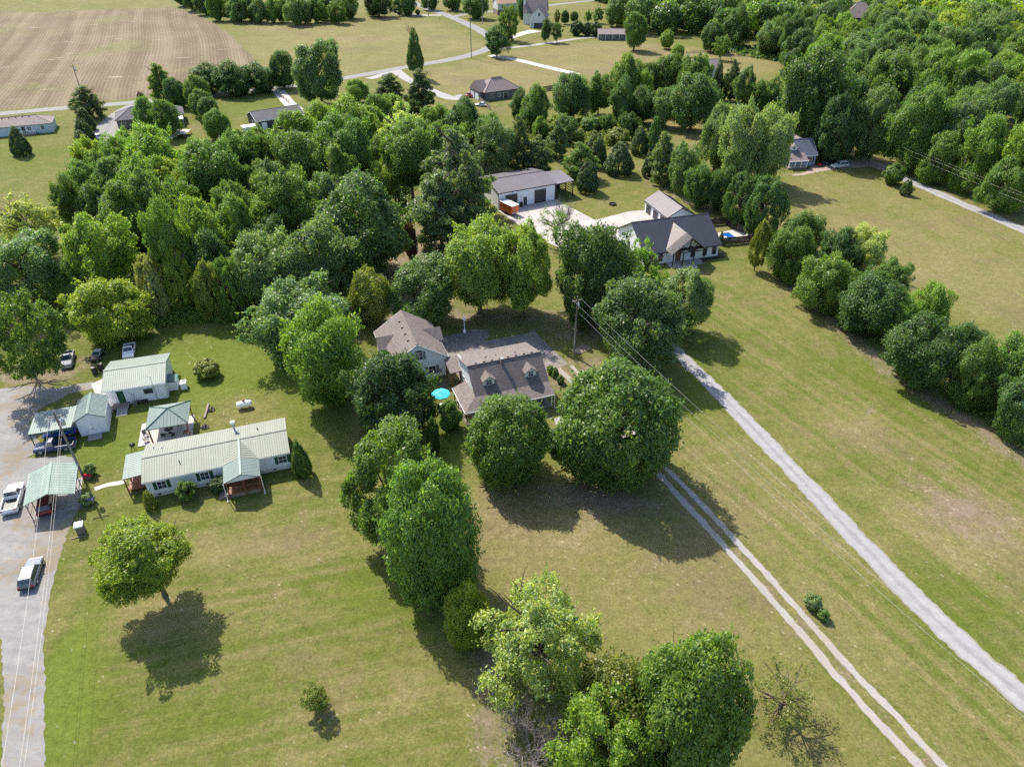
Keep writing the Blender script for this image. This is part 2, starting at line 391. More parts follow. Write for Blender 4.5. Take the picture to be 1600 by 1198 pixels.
def ground_material():
    t = NT('grass_and_soil'); p = t.pos()
    ra = t.n('Attribute', attribute_name='regionA'); rb = t.n('Attribute', attribute_name='regionB')
    sa = t.n('SeparateColor'); t.l(ra.outputs[0], sa.inputs[0]); sb = t.n('SeparateColor'); t.l(rb.outputs[0], sb.inputs[0])
    dry, bare, field = sa.outputs; lush, strB, strA = sb.outputs
    big = t.noise(p, 0.035, 4); mid = t.noise(p, 0.33, 5, 0.6); fine = t.noise(p, 3.2, 4, 0.7); vfine = t.noise(p, 11.0, 3, 0.75)
    sA = t.noise(t.mapping(p, R(-14), (0.03, 0.85, 1)), 1.0, 3, 0.6)
    sB = t.noise(t.mapping(p, R(62), (0.02, 0.75, 1)), 1.0, 3, 0.55)
    c05 = lambda x, k: t.math('MULTIPLY', t.math('SUBTRACT', x, 0.5), k)
    d = t.math('ADD', dry, c05(big, 0.55)); d = t.math('ADD', d, c05(mid, 0.95)); d = t.math('ADD', d, c05(fine, 0.9)); pat = t.noise(p, 0.095, 5, 0.62, 0.4); d = t.math('ADD', d, c05(pat, 0.7))
    d = t.math('ADD', d, t.math('MULTIPLY', c05(sA, 1.25), strA)); d = t.math('ADD', d, t.math('MULTIPLY', c05(sB, 1.6), strB))
    d = t.math('SUBTRACT', d, t.math('MULTIPLY', lush, 0.45))
    c = t.mix(t.mapr(d, 0.15, 0.95), (0.088, 0.111, 0.019), (0.170, 0.148, 0.060))
    c = t.mix(t.mapr(t.math('ADD', d, c05(t.noise(p, 0.7, 4, 0.7), 1.1)), 0.84, 1.35, 0, 0.65), c, (0.26, 0.215, 0.125))
    umb = t.mapr(t.math('ADD', t.noise(p, 0.06, 4, 0.6), t.math('ADD', t.math('MULTIPLY', dry, 0.22), c05(mid, 0.35))), 0.64, 0.86, 0, 0.5)
    c = t.mix(umb, c, (0.135, 0.104, 0.058))
    lm = t.mapr(t.math('ADD', lush, c05(mid, 0.7)), 0.25, 0.85, 0, 0.75)
    c = t.mix(lm, c, (0.110, 0.142, 0.022))
    dk = t.mapr(t.math('ADD', t.noise(p, 0.11, 4, 0.65), c05(mid, 0.4)), 0.60, 0.76, 0, 0.25)
    c = t.mix(dk, c, (0.062, 0.075, 0.022))
    bm = t.mapr(t.math('ADD', bare, t.math('ADD', c05(fine, 1.2), c05(mid, 0.9))), 0.36, 0.85, 0, 0.8)
    c = t.mix(bm, c, t.mix(mid, (0.135, 0.10, 0.072), (0.24, 0.185, 0.14)))
    # small pale leaf litter and thatch, in drifts
    vo = t.n('TexVoronoi'); t.l(t.mapping(p, 0.6, (1.0, 1.9, 1.0)), vo.inputs[0]); vo.inputs['Scale'].default_value = 0.8
    drift = t.math('ADD', t.math('ADD', t.noise(p, 0.10, 3), c05(mid, 0.7)), t.math('MULTIPLY', bare, 0.25))
    sp = t.math('MULTIPLY', t.mapr(t.math('ADD', vo.outputs['Distance'], c05(vfine, 0.25)), 0.06, 0.20, 1.0, 0.0), t.mapr(drift, 0.50, 0.66))
    c = t.mix(t.math('MULTIPLY', sp, 0.6), c, (0.40, 0.325, 0.25))
    wd = t.math('MULTIPLY', t.mapr(t.noise(p, 0.55, 5, 0.75), 0.60, 0.70), t.mapr(t.noise(p, 0.07, 2), 0.45, 0.6)); c = t.mix(t.math('MULTIPLY', wd, 0.5), c, (0.055, 0.075, 0.020))
    # ploughed field: rows, wheelings, pale washed streaks, weedy patches
    q = t.mapping(p, R(-22), (1, 1, 1))
    qd = t.n('VectorMath', operation='ADD'); t.l(q, qd.inputs[0])
    wob = t.n('CombineXYZ'); t.l(c05(t.noise(p, 0.004, 1), 16.0), wob.inputs[0]); t.l(wob.outputs[0], qd.inputs[1])
    w = t.n('TexWave'); w.bands_direction = 'X'; t.l(qd.outputs[0], w.inputs[0]); w.inputs['Scale'].default_value = 0.21; w.inputs['Distortion'].default_value = 0.0; w.inputs['Detail'].default_value = 0
    wide = t.noise(t.mapping(qd.outputs[0], 0, (0.14, 0.004, 1)), 1.0, 3)
    ff = t.math('ADD', t.math('MULTIPLY', w.outputs[1], t.math('MULTIPLY', t.noise(p, 0.05, 3), 0.5)), t.math('ADD', c05(wide, 1.5), t.math('ADD', c05(mid, 0.35), c05(big, 0.7))))
    fc = t.mix(t.mapr(ff, -0.25, 0.6), (0.118, 0.090, 0.054), (0.200, 0.160, 0.106))
    st = t.noise(t.mapping(p, R(-14), (0.055, 0.30, 1)), 1.0, 2)
    fc = t.mix(t.mapr(st, 0.66, 0.74, 0, 0.7), fc, (0.36, 0.315, 0.265))
    fc = t.mix(t.mapr(t.math('ADD', t.noise(p, 0.022, 4), c05(mid, 0.5)), 0.56, 0.72, 0, 0.6), fc, (0.155, 0.16, 0.06))
    fm = t.mapr(t.math('ADD', field, t.math('ADD', c05(mid, 0.5), c05(t.noise(p, 0.09, 3), 0.5))), 0.35, 0.65)
    c = t.mix(fm, c, fc)
    tuft = t.noise(p, 1.1, 5, 0.68, 0.3)
    k = t.math('ADD', t.math('ADD', t.math('MULTIPLY', fine, 0.75), t.math('MULTIPLY', vfine, 0.75)), t.math('MULTIPLY', t.mapr(tuft, 0.25, 0.75, 0, 1, False), 0.5))
    cc = t.n('CombineColor')
    for i in range(3): t.l(k, cc.inputs[i])
    c = t.mix(1.0, c, cc.outputs[0], 'MULTIPLY')
    t.l(c, t.b.inputs['Base Color']); t.b.inputs['Roughness'].default_value = 0.95; t.b.inputs['Specular IOR Level'].default_value = 0.1
    t.bump(t.math('ADD', fine, vfine), 0.7, 0.10)
    return t.m
make_ground()

# ------------------------------------------------------------------ roads, drives, yards: sheets a few millimetres apart, with ragged edges
def strip(name, pts, widths, m, z=0.012, ragged=0.18, seed=1, kind=True):
    """pts: photo pixels of the centre line; widths in metres"""
    rng = random.Random(seed)
    P = [Vector(G(*p)[:2]) for p in pts]; out = []
    if not isinstance(widths, (list, tuple)): widths = [widths] * len(P)
    W = []
    for i in range(len(P)-1):                       # Catmull-Rom through the survey points
        a, b, c, d = P[max(i-1, 0)], P[i], P[i+1], P[min(i+2, len(P)-1)]
        n = max(3, int((c-b).length / 0.4))
        for k in range(n):
            u = k / n
            out.append(0.5*((2*b) + (c-a)*u + (2*a-5*b+4*c-d)*u*u + (3*b-a-3*c+d)*u**3)); W.append(widths[i]*(1-u) + widths[i+1]*u)
    out.append(P[-1]); W.append(widths[-1])
    vs, fs = [], []; dl = dr = 0.0
    for i, p in enumerate(out):
        d = (out[min(i+1, len(out)-1)] - out[max(i-1, 0)]).normalized(); nrm = Vector((-d.y, d.x))
        dl = dl*0.55 + rng.uniform(-1, 1)*ragged*0.8; dr = dr*0.55 + rng.uniform(-1, 1)*ragged*0.8
        l = p + nrm*(W[i]/2 + dl); r = p - nrm*(W[i]/2 + dr)
        vs += [(l.x, l.y, z), (p.x, p.y, z), (r.x, r.y, z)]
    for i in range(len(out)-1):
        a = i*3
        fs += [(a, a+3, a+4, a+1), (a+1, a+4, a+5, a+2)]
    me = bpy.data.meshes.new(name); me.from_pydata(vs, [], [f[::-1] for f in fs]); me.materials.append(m); me.update()
    me.attributes.new('across', 'FLOAT', 'POINT').data.foreach_set('value', [-1.0, 0.0, 1.0]*len(out))
    o = bpy.data.objects.new(name, me); COL.objects.link(o)
    if kind: struct(o)
    return o
def patch(name, px, m, z=0.012, ragged=0.0, seed=1, th=0.0, world=None):
    rng = random.Random(seed)
    P = [Vector(G(*p)[:2]) for p in px] if world is None else [Vector(p) for p in world]
    out = []
    for i in range(len(P)):
        a, b = P[i], P[(i+1) % len(P)]; n = max(1, int((b-a).length/0.45)) if ragged else 1
        for k in range(n):
            q = a.lerp(b, k/n); out.append((q.x + rng.uniform(-1, 1)*ragged, q.y + rng.uniform(-1, 1)*ragged))
    area = sum(out[i][0]*out[(i+1) % len(out)][1] - out[(i+1) % len(out)][0]*out[i][1] for i in range(len(out)))
    if area < 0: out = out[::-1]
    mb = MB()
    mb.prism(out, z - max(th, 0.004), z, 'z')
    return struct(mb.build(name, m))
GRAVEL = gravel_material('pale_gravel', (0.215, 0.21, 0.214), (0.32, 0.313, 0.32), ruts=R(152), edge=(0.17, 0.155, 0.10), crown=0.4)
LOT = gravel_material('grey_gravel_lot', (0.155, 0.151, 0.150), (0.262, 0.255, 0.252), weeds=(0.175, 0.132, 0.072), ruts=R(96))
ASPH = gravel_material('worn_asphalt', (0.15, 0.146, 0.15), (0.225, 0.218, 0.22), edge=(0.17, 0.155, 0.11), crown=0.25)
DKASPH = gravel_material('old_dark_asphalt', (0.10, 0.096, 0.104), (0.185, 0.172, 0.17), weeds=(0.21, 0.18, 0.155))
DIRT = gravel_material('red_brown_dirt', (0.235, 0.165, 0.135), (0.33, 0.255, 0.215))
TRACK = gravel_material('pale_concrete_gravel', (0.228, 0.212, 0.202), (0.325, 0.303, 0.288), weeds=(0.26, 0.215, 0.175), edge=(0.165, 0.14, 0.085))
strip('county_road', [(-120,190),(0,178),(110,168),(200,161),(330,148),(460,134),(545,121),(640,104),(700,94),(745,83),(770,71),(766,58),(745,45),(715,31),(690,21),(655,9),(630,-3),(560,-30)],
      [5.6]*8 + [6.2]*10, ASPH, 0.020, 0.15, 3)
strip('side_road', [(700,28),(745,20),(800,16),(880,6),(960,-2)], 4.5, ASPH, 0.014, 0.2, 4)
strip('gravel_road', [(1010,495),(1030,519),(1060,551),(1110,600),(1160,651),(1215,710),(1265,762),(1320,822),(1400,905),(1500,1003),(1600,1090),(1720,1190)],
      [2.4,2.4,2.5,2.6,2.8,2.9,3.0,3.0,3.1,3.1,3.1,3.1], GRAVEL, 0.016, 0.2, 5)
strip('wheel_track', [(872,575),(905,607),(950,655),(1000,708),(1030,741),(1075,791),(1125,846),(1200,929),(1260,999),(1320,1070),(1380,1136),(1438,1198),(1500,1262)], 0.95, TRACK, 0.014, 0.11, 6)
strip('wheel_track', [(892,571),(925,604),(970,652),(1015,701),(1043,733),(1095,786),(1150,845),(1200,899),(1260,966),(1330,1045),(1400,1117),(1474,1196),(1540,1262)], 0.85, TRACK, 0.018, 0.11, 7)
def slab_material():
    t = NT('jointed_concrete'); p = t.pos()
    br = t.n('TexBrick'); br.offset = 0.0; t.l(t.mapping(p, R(-18), (1, 1, 1)), br.inputs[0])
    for k, v in (('Scale', 1.0), ('Mortar Size', 0.05), ('Mortar Smooth', 0.2), ('Brick Width', 4.2), ('Row Height', 4.2)): br.inputs[k].default_value = v
    n0 = t.noise(p, 0.25, 5, 0.65); n1 = t.noise(p, 2.2, 4, 0.7)
    c = t.mix(t.mapr(t.math('ADD', t.math('MULTIPLY', n0, 0.8), t.math('MULTIPLY', n1, 0.3)), 0.35, 0.85), (0.30, 0.275, 0.255), (0.43, 0.405, 0.385))
    c = t.mix(t.math('MULTIPLY', br.outputs['Fac'], 0.6), c, (0.13, 0.12, 0.11))
    tyre = t.noise(t.mapping(p, R(20), (1.6, 0.05, 1)), 1.0, 3); c = t.mix(t.mapr(tyre, 0.60, 0.75, 0, 0.3), c, (0.16, 0.15, 0.145))
    t.l(c, t.b.inputs['Base Color']); t.b.inputs['Roughness'].default_value = 0.85
    return t.m
patch('gravel_yard', [(-40,1260),(72,1230),(69,1150),(71,1060),(68,1000),(75,945),(88,890),(103,838),(116,805),(128,792),(126,765),(108,742),(120,715),(96,712),(40,716),(70,700),(56,684),(44,662),(60,640),(110,614),(150,606),(146,596),(90,606),(40,604),(-60,612),(-80,700),(-60,880),(-10,960),(2,1000),(6,1100),(2,1198)], LOT, 0.012, 0.13, 8)
patch('paved_yard', [(690,527),(716,521),(740,514),(762,515),(764,525),(757,532),(768,531),(800,525),(836,518),(860,543),(888,568),(866,577),(845,600),(720,590),(690,560)], DKASPH, 0.014, 0.12, 9)
patch('walkway', [(866,654),(884,648),(890,655),(868,664)], CONC2, 0.022, 0.04, 10)
patch('concrete_apron', [(778,329),(868,312),(930,344),(985,330),(1012,329),(1040,346),(1030,366),(985,370),(880,390),(840,372)], slab_material(), 0.020, 0.0, 11)
strip('dirt_drive', [(1238,274),(1262,270),(1290,261),(1330,256),(1360,256),(1388,266),(1415,280)], [1.2,1.6,5.5,7.0,5.5,4.0,3.4], DIRT, 0.014, 0.3, 12)
strip('lane', [(1405,276),(1440,291),(1500,317),(1600,360),(1700,404)], 3.6, GRAVEL, 0.018, 0.2, 13)
strip('house_drive', [(212,164),(196,172),(180,185),(168,200),(160,214),(152,228)], [5,6,7,8,8,6], ASPH, 0.012, 0.2, 14)
strip('house_drive', [(432,139),(441,149),(452,162),(464,172)], [4.6,4.4,4.4,5], CONC, 0.014, 0.1, 15)
strip('house_drive', [(618,110),(632,121),(662,136),(700,152),(725,152)], [5,4.5,4.2,5,9], CONC2, 0.012, 0.15, 16)
strip('house_drive', [(575,123),(588,120),(622,108)], 4.0, CONC2, 0.010, 0.2, 17)
strip('house_drive', [(765,87),(800,92),(850,104),(902,116)], 4.2, CONC, 0.014, 0.12, 18)
strip('house_drive', [(772,76),(815,73),(860,67),(900,61),(930,58)], [5,3.6,3.6,3.4,3.4], CONC2, 0.016, 0.2, 19)
strip('house_drive', [(795,60),(815,53),(838,48)], [5,6,9], CONC, 0.010, 0.2, 20)
strip('house_drive', [(580,11),(602,13),(625,20),(660,24),(690,24)], [10,6,5,5,5], CONC2, 0.010, 0.3, 21)
strip('footpath', [(148,764),(165,758),(182,755),(196,752)], 0.8, CONC, 0.016, 0.04, 22)
patch('shop_slab', [(142,600),(160,592),(174,612),(172,636),(150,618)], CONC, 0.016, 0.03, 23)
patch('entrance_path', [(1063,424),(1086,426),(1090,417),(1082,408),(1060,406),(1056,415)], CONC, 0.016, 0.03, 24)

# ------------------------------------------------------------------ trees: crown and trunk shapes (unit size), shared between trees of a kind
def unit(v): return v / (np.linalg.norm(v, axis=1, keepdims=True) + 1e-9)
def quads(pos, nrm, size, rng, asp=1.5, along=None):
    n = len(pos); r = rng.normal(size=(n, 3)) if along is None else along
    t = unit(r - nrm * np.sum(r*nrm, 1, keepdims=True)); b = np.cross(nrm, t); s = size[:, None]
    V = np.stack([pos + t*s*asp, pos + b*s*0.75, pos - t*s*asp*0.8, pos - b*s*0.75], 1).reshape(-1, 3)
    return V, np.arange(n*4).reshape(-1, 4)
def lobes_to_leaves(C, rad, n, leaf, rng, spread=0.75, flat=1.0, asp=1.5, droop=0.0, along=None, hollow=0.25):
    """leaves scattered over the outer shells of foliage clumps"""
    w = rad**2; k = rng.choice(len(C), n, p=w/w.sum())
    out = unit(C[k] + np.array([0, 0, 0.25])); d = unit(rng.normal(size=(n, 3)) + out*0.75)
    rr = rad[k] * (1 - hollow*rng.random(n)**1.5) * (1 + 0.10*rng.normal(size=n))
    pos = C[k] + d * rr[:, None] * np.array([1, 1, flat])
    pos[:, 2] -= droop * rng.random(n) * rad[k]
    nrm = unit(d*0.8 + out*0.35 + np.array([0, 0, 0.3]) + rng.normal(size=(n, 3))*spread*0.8)
    size = leaf * (0.7 + 0.6*rng.random(n))
    return quads(pos, nrm, size, rng, asp, along)
def fibo(n, rng, jit=0.25):
    i = np.arange(n) + 0.5; ph = np.arccos(1 - 2*i/n); th = math.pi*(1 + 5**0.5)*i
    p = np.stack([np.cos(th)*np.sin(ph), np.sin(th)*np.sin(ph), np.cos(ph)], 1)
    return unit(p + rng.normal(size=p.shape)*jit*2/np.sqrt(n)*2)
def crown_mesh(kind, seed):
    rng = np.random.default_rng(seed)
    if kind == 'round':
        n = 95; d = fibo(n, rng); rad = rng.uniform(0.17, 0.29, n); C = d * (0.98 - rad)[:, None] * rng.uniform(0.92, 1.04, n)[:, None]
        C[:, 2] = np.where(C[:, 2] < -0.55, C[:, 2]*0.8, C[:, 2])
        V, Fc = lobes_to_leaves(C, rad, 42000, 0.0205, rng)
    elif kind == 'broad':
        n = 46; d = fibo(n, rng, 0.8); rad = rng.uniform(0.16, 0.40, n); C = d * (1.0 - rad*0.95)[:, None] * rng.uniform(0.68, 1.02, n)[:, None]
        m = 26; d2 = fibo(m, rng, 1.0); C = np.vstack([C, d2*rng.uniform(0.75, 0.98, (m, 1))]); rad = np.r_[rad, rng.uniform(0.09, 0.17, m)]
        C[:, 2] = np.where(C[:, 2] < -0.5, C[:, 2]*0.75, C[:, 2])
        V, Fc = lobes_to_leaves(C, rad, 40000, 0.0208, rng, spread=0.85)
    elif kind == 'feather':      # egg-shaped, fine plumes rising outwards
        n = 150; d = fibo(n, rng, 0.5); z = d[:, 2]; prof = np.where(z > 0, 1 - 0.20*z, 1.0)
        rad = rng.uniform(0.10, 0.20, n); C = d * (prof*rng.uniform(0.80, 0.95, n))[:, None]
        al = unit(rng.normal(size=(33000, 3))*0.7 + np.array([0, 0, 0.5]))
        V, Fc = lobes_to_leaves(C, rad, 33000, 0.0195, rng, flat=1.2, asp=1.9, along=al, hollow=0.5)
    elif kind == 'combed':       # branches swept to one side by habit and wind
        n = 90; d = fibo(n, rng, 0.7); rad = rng.uniform(0.12, 0.28, n); C = d*(1 - rad*0.9)[:, None]*rng.uniform(0.75, 1.0, (n, 1))
        al = np.zeros((33000, 3)) + np.array([0.8, 0.15, 0.5]) + rng.normal(size=(33000, 3))*0.6
        V, Fc = lobes_to_leaves(C, rad, 33000, 0.0195, rng, asp=1.9, along=al, hollow=0.4)
        V += np.array([0.18, 0.05, 0]) * (np.clip(V[:, 2:3], 0, 1)**1.5)
    elif kind == 'willow':
        n = 2100; d = fibo(n, rng, 0.8); d = d[d[:, 2] > -0.75]; n = len(d)
        st = d*rng.uniform(0.60, 0.98, (n, 1))*(1 + 0.10*np.sin(d @ np.array([5.0, 3.0, 4.0]) + 1)*np.cos(d @ np.array([-4.0, 6.0, 2.0])))[:, None]; ln = rng.uniform(0.08, 0.30, n); per = 15
        u = np.tile(np.linspace(0, 1, per), n); k = np.repeat(np.arange(n), per)
        pos = st[k] + unit(d[k]*np.array([1, 1, 0]))*(0.10*np.sin(u*2.4))[:, None]; pos[:, 2] -= ln[k]*u**1.25
        pos += rng.normal(size=pos.shape)*0.018
        nrm = unit(d[k] + rng.normal(size=pos.shape)*0.7 + np.array([0, 0, 0.3]))
        al = np.zeros(pos.shape) + np.array([0, 0, 1.0]) + rng.normal(size=pos.shape)*0.3
        V, Fc = quads(pos, nrm, 0.019*(0.7 + 0.6*rng.random(len(pos))), rng, 2.2, al)
    elif kind == 'pine':
        C, rad = [], []
        for lv in np.linspace(-0.9, 0.95, 15):
            R0 = (1 - max(lv, -0.2))**0.62*0.86 if lv > -0.2 else 1.0 + (lv + 0.2)*0.45
            m = max(2, int(10*R0))
            for j in range(m):
                a = 2*math.pi*(j + rng.random())/m; r = R0*rng.uniform(0.35, 0.9)
                C.append((math.cos(a)*r, math.sin(a)*r, lv + rng.normal()*0.07 + 0.08*r)); rad.append(rng.uniform(0.15, 0.27))
        V, Fc = lobes_to_leaves(np.array(C), np.array(rad), 23000, 0.024, rng, spread=1.1, flat=0.55, asp=2.0, hollow=0.8)
    elif kind == 'cone':
        n = 260; z = 1 - 2*np.sqrt(rng.random(n)); a = rng.random(n)*2*math.pi
        pr = np.clip((1 - z)/2, 0, 1)**0.72; pr = np.where(z < -0.7, pr*(1 - (-0.7 - z)*1.1), pr)
        C = np.stack([np.cos(a)*pr*0.86, np.sin(a)*pr*0.86, z*0.95], 1); rad = rng.uniform(0.09, 0.17, n)
        al = np.zeros((17000, 3)) + np.array([0, 0, 1.0]) + rng.normal(size=(17000, 3))*0.6
        V, Fc = lobes_to_leaves(C, rad, 17000, 0.028, rng, flat=1.3, asp=1.7, along=al, hollow=0.5)
    elif kind == 'airy':
        n = 110; d = fibo(n, rng, 1.0); rad = rng.uniform(0.10, 0.23, n); C = d*rng.uniform(0.45, 0.92, (n, 1)); C[:, 2] = np.where(C[:, 2] < -0.5, C[:, 2]*0.85, C[:, 2])
        V, Fc = lobes_to_leaves(C, rad, 24000, 0.0205, rng, spread=1.0, flat=0.75, asp=1.6, hollow=0.6, droop=0.3)
    elif kind == 'sparse':
        n = 90; d = fibo(n, rng, 1.0); rad = rng.uniform(0.10, 0.22, n); C = d*rng.uniform(0.3, 0.9, (n, 1))
        V, Fc = lobes_to_leaves(C, rad, 3800, 0.020, rng, spread=1.2, flat=0.6, asp=1.4, hollow=0.9)
    else:                         # bush
        n = 40; d = fibo(n, rng, 0.4); rad = rng.uniform(0.2, 0.34, n); C = d*(0.98 - rad)[:, None]*rng.uniform(0.9, 1.06, (n, 1))
        V, Fc = lobes_to_leaves(C, rad, 9000, 0.046, rng)
    if kind in ('round', 'broad', 'combed', 'feather', 'airy'):   # gaps between boughs, and leafy shoots past the outline
        Q = V.reshape(-1, 4, 3); ctr = Q.mean(1); keep = np.ones(len(Q), bool)
        for h in fibo(34, rng, 1.2)*rng.uniform(0.72, 1.0, (34, 1)):
            keep &= ~((np.linalg.norm((ctr - h)*np.array([1, 1, 1.5]), axis=1) < rng.uniform(0.07, 0.17)) & (rng.random(len(Q)) < 0.8))
        Q = Q[keep]; m, per = (420, 9) if kind != 'round' else (300, 7)
        ctr = Q.mean(1); far = np.where(np.linalg.norm(ctr, axis=1) > 0.72)[0]; k = rng.choice(far, m)
        dr = unit(unit(ctr[k]) + rng.normal(size=(m, 3))*0.35 + np.array([0, 0, 0.25])); u = np.tile(np.linspace(0.1, 1, per), m); kk = np.repeat(np.arange(m), per)
        pos = ctr[k][kk] + dr[kk]*(u*rng.uniform(0.05, 0.15, m)[kk])[:, None] + rng.normal(size=(m*per, 3))*0.010
        V2, _ = quads(pos, unit(dr[kk]*0.4 + rng.normal(size=pos.shape)), 0.017*(0.7 + 0.6*rng.random(len(pos))), rng, 1.7)
        V = np.vstack([Q.reshape(-1, 3), V2]); Fc = np.arange(len(V)).reshape(-1, 4)
    if kind not in ('cone', 'pine'):          # uneven outline: the whole crown bulges and thins by direction
        Q = V.reshape(-1, 4, 3).mean(1); q = unit(Q); a = 0.022 if kind in ('round', 'bush') else 0.045; g = np.ones(len(Q))
        for _ in range(9):
            g += a*np.sin((q @ unit(rng.normal(size=(1, 3)))[0])*rng.uniform(3, 7.5) + rng.uniform(0, 6.28))
        V = ((V.reshape(-1, 4, 3) - Q[:, None]) + (Q*g[:, None])[:, None]).reshape(-1, 3)
    r = np.percentile(np.hypot(V[:, 0], V[:, 1]), 99.0); zt = np.percentile(V[:, 2], 99.7); zl = np.percentile(V[:, 2], 0.6)
    V[:, :2] /= r; V[:, 2] = (V[:, 2] - zl)/(zt - zl)*2 - 1
    me = np_mesh('crown_' + kind, V, Fc); me.materials.append(LEAF)
    return me
def trunk_mesh(kind, seed):
    """unit trunk: z 0..1 is ground to crown top, x/y in crown radii"""
    rng = random.Random(seed); mb = MB()
    top = {'pine': 0.95, 'cone': 0.9, 'feather': 0.9}.get(kind, 0.62)
    pts, rad = [], []
    for i in range(7):
        u = i/6; pts.append((rng.uniform(-0.03, 0.03)*u, rng.uniform(-0.03, 0.03)*u, top*u)); rad.append(0.052*(1 - 0.75*u) + (0.025 if i == 0 else 0))
    mb.tube(pts, rad, 8)
    n = 14 if kind in ('airy', 'sparse', 'willow') else 9
    for j in range(n):
        a = 2*math.pi*(j + rng.random()*0.7)/n; z0 = rng.uniform(0.22, top*0.9); L = rng.uniform(0.45, 0.85); up = rng.uniform(0.10, 0.32)
        p0 = Vector((0, 0, z0)); br = []
        for i in range(5):
            u = i/4; br.append((math.cos(a + 0.3*u)*L*u, math.sin(a + 0.3*u)*L*u, z0 + up*u**0.8 + rng.uniform(-0.01, 0.01)))
        mb.tube(br, [0.022*(1 - 0.8*i/4) for i in range(5)], 5)
        for q in (2, 3):
            b = a + rng.uniform(-0.9, 0.9); s = Vector(br[q])
            mb.tube([s, s + Vector((math.cos(b)*0.16, math.sin(b)*0.16, 0.07)), s + Vector((math.cos(b)*0.32, math.sin(b)*0.30, 0.11))], [0.010, 0.007, 0.003], 4)
    return mb.mesh('trunk_' + kind, BARK, True)
def twig_mesh(seed, n=60):
    rng = random.Random(seed); mb = MB()
    def grow(p, d, L, r, lv):
        q = [p]; dd = d.copy()
        for i in range(3):
            dd = (dd + Vector((rng.uniform(-.2, .2), rng.uniform(-.2, .2), rng.uniform(-.05, .15)))).normalized(); q.append(q[-1] + dd*L/3)
        mb.tube(q, [r, r*.8, r*.6, r*.35], 4, False)
        if lv:
            for _ in range(5 if lv > 1 else 4):
                s = q[rng.choice((1, 2, 3))]
                grow(s, (dd + Vector((rng.uniform(-.9, .9), rng.uniform(-.9, .9), rng.uniform(-.2, .6)))).normalized(), L*rng.uniform(.5, .75), r*.5, lv-1)
    for j in range(9):
        a = j*0.7 + rng.random(); grow(Vector((0, 0, 0)), Vector((math.cos(a)*.55, math.sin(a)*.55, rng.uniform(.6, 1.1))).normalized(), rng.uniform(.4, .55), .016, 3)
    return mb.mesh('twigs', GREYBARK, True)
NV = {'round': 3, 'broad': 5, 'feather': 2, 'combed': 3, 'willow': 2, 'pine': 3, 'cone': 2, 'airy': 3, 'sparse': 1, 'bush': 3}
CROWN = {k: [crown_mesh(k, 11*i + 100 + len(k)) for i in range(n)] for k, n in NV.items()}
TRUNK = {k: [trunk_mesh(k, 31*i + len(k)) for i in range(2)] for k in NV}
TWIG = twig_mesh(5)
TINT = {'bright': (0.190, 0.278, 0.058), 'mid': (0.140, 0.216, 0.058), 'dark': (0.094, 0.158, 0.054), 'deep': (0.070, 0.122, 0.048), 'yellow': (0.265, 0.320, 0.054),
        'olive': (0.190, 0.215, 0.058), 'pine': (0.135, 0.170, 0.088), 'pale': (0.40, 0.43, 0.180), 'grey': (0.155, 0.222, 0.100), 'silver': (0.225, 0.285, 0.145),
        'cedar': (0.086, 0.120, 0.056), 'plum': (0.130, 0.078, 0.074), 'tan': (0.330, 0.320, 0.150), 'lime': (0.245, 0.335, 0.085)}
TR = random.Random(77)
def solve(x0, y0, x1, y1, minb, clear):
    w = x1 - x0; cx = (x0 + x1)/2; cy = (y0 + y1)/2; hz = 4.0; b = 3.0
    for _ in range(40):
        P = G(cx, cy, hz); zc = depth(P); r = w/2*zc/F
        D = math.hypot(P[1], H - hz); sp, cp = (H - hz)/D, P[1]/D
        ca = 1/math.sqrt(1 + ((cy - 599)/F)**2)
        hh = (y1 - y0)/2*zc/F*ca
        bb = math.sqrt(max(hh*hh - (r*sp)**2, 0.0))/cp
        b = 0.6*b + 0.4*max(bb, minb*r)
        hv = math.sqrt((b*cp)**2 + (r*sp)**2)*F/zc/ca
        cy = y0 + hv
        hz = 0.6*hz + 0.4*(b*(1 + clear*2))
    return P, r, b, hz
def tree(box, kind, tint, label, group=None, name=None, minb=0.8, clear=0.12, cat='tree', var=None, base=None):
    P, r, b, hz = solve(*box, minb, clear)
    x, y = (P[0], P[1]) if base is None else G(*base)[:2]
    t = thing(name or {'pine': 'pine_tree', 'cone': 'conifer_tree', 'willow': 'willow_tree', 'bush': 'shrub'}.get(kind, 'broadleaf_tree'), label, cat, (x, y, 0), 0, group)
    rz = TR.random()*6.28; sz = hz + b
    if kind in ('combed',): rz = TR.uniform(-0.4, 0.4)
    v = TR.randrange(len(CROWN[kind])) if var is None else var
    tk = inst('trunk', TRUNK[kind][v % 2], t, (0, 0, -0.05), (r*0.92, r*0.92, sz), rz)
    cr = inst('crown', CROWN[kind][v], t, (P[0]-x, P[1]-y, hz), (r, r, b), rz)
    k = TR.uniform(0.86, 1.16); h = TR.uniform(-0.07, 0.07); c = TINT[tint]
    cr.color = (c[0]*k*(1 + h), c[1]*k, c[2]*k*(1 - h), 1)
    return t
ORD = ['first', 'second', 'third', 'fourth', 'fifth', 'sixth', 'seventh', 'eighth', 'ninth', 'tenth', 'eleventh', 'twelfth', 'thirteenth', 'fourteenth', 'fifteenth', 'sixteenth', 'seventeenth', 'eighteenth', 'nineteenth', 'twentieth']
def screen(o):
    x, y, z = o.location; zc = y*math.cos(TH) + H*math.sin(TH); return 800 + F*x/zc
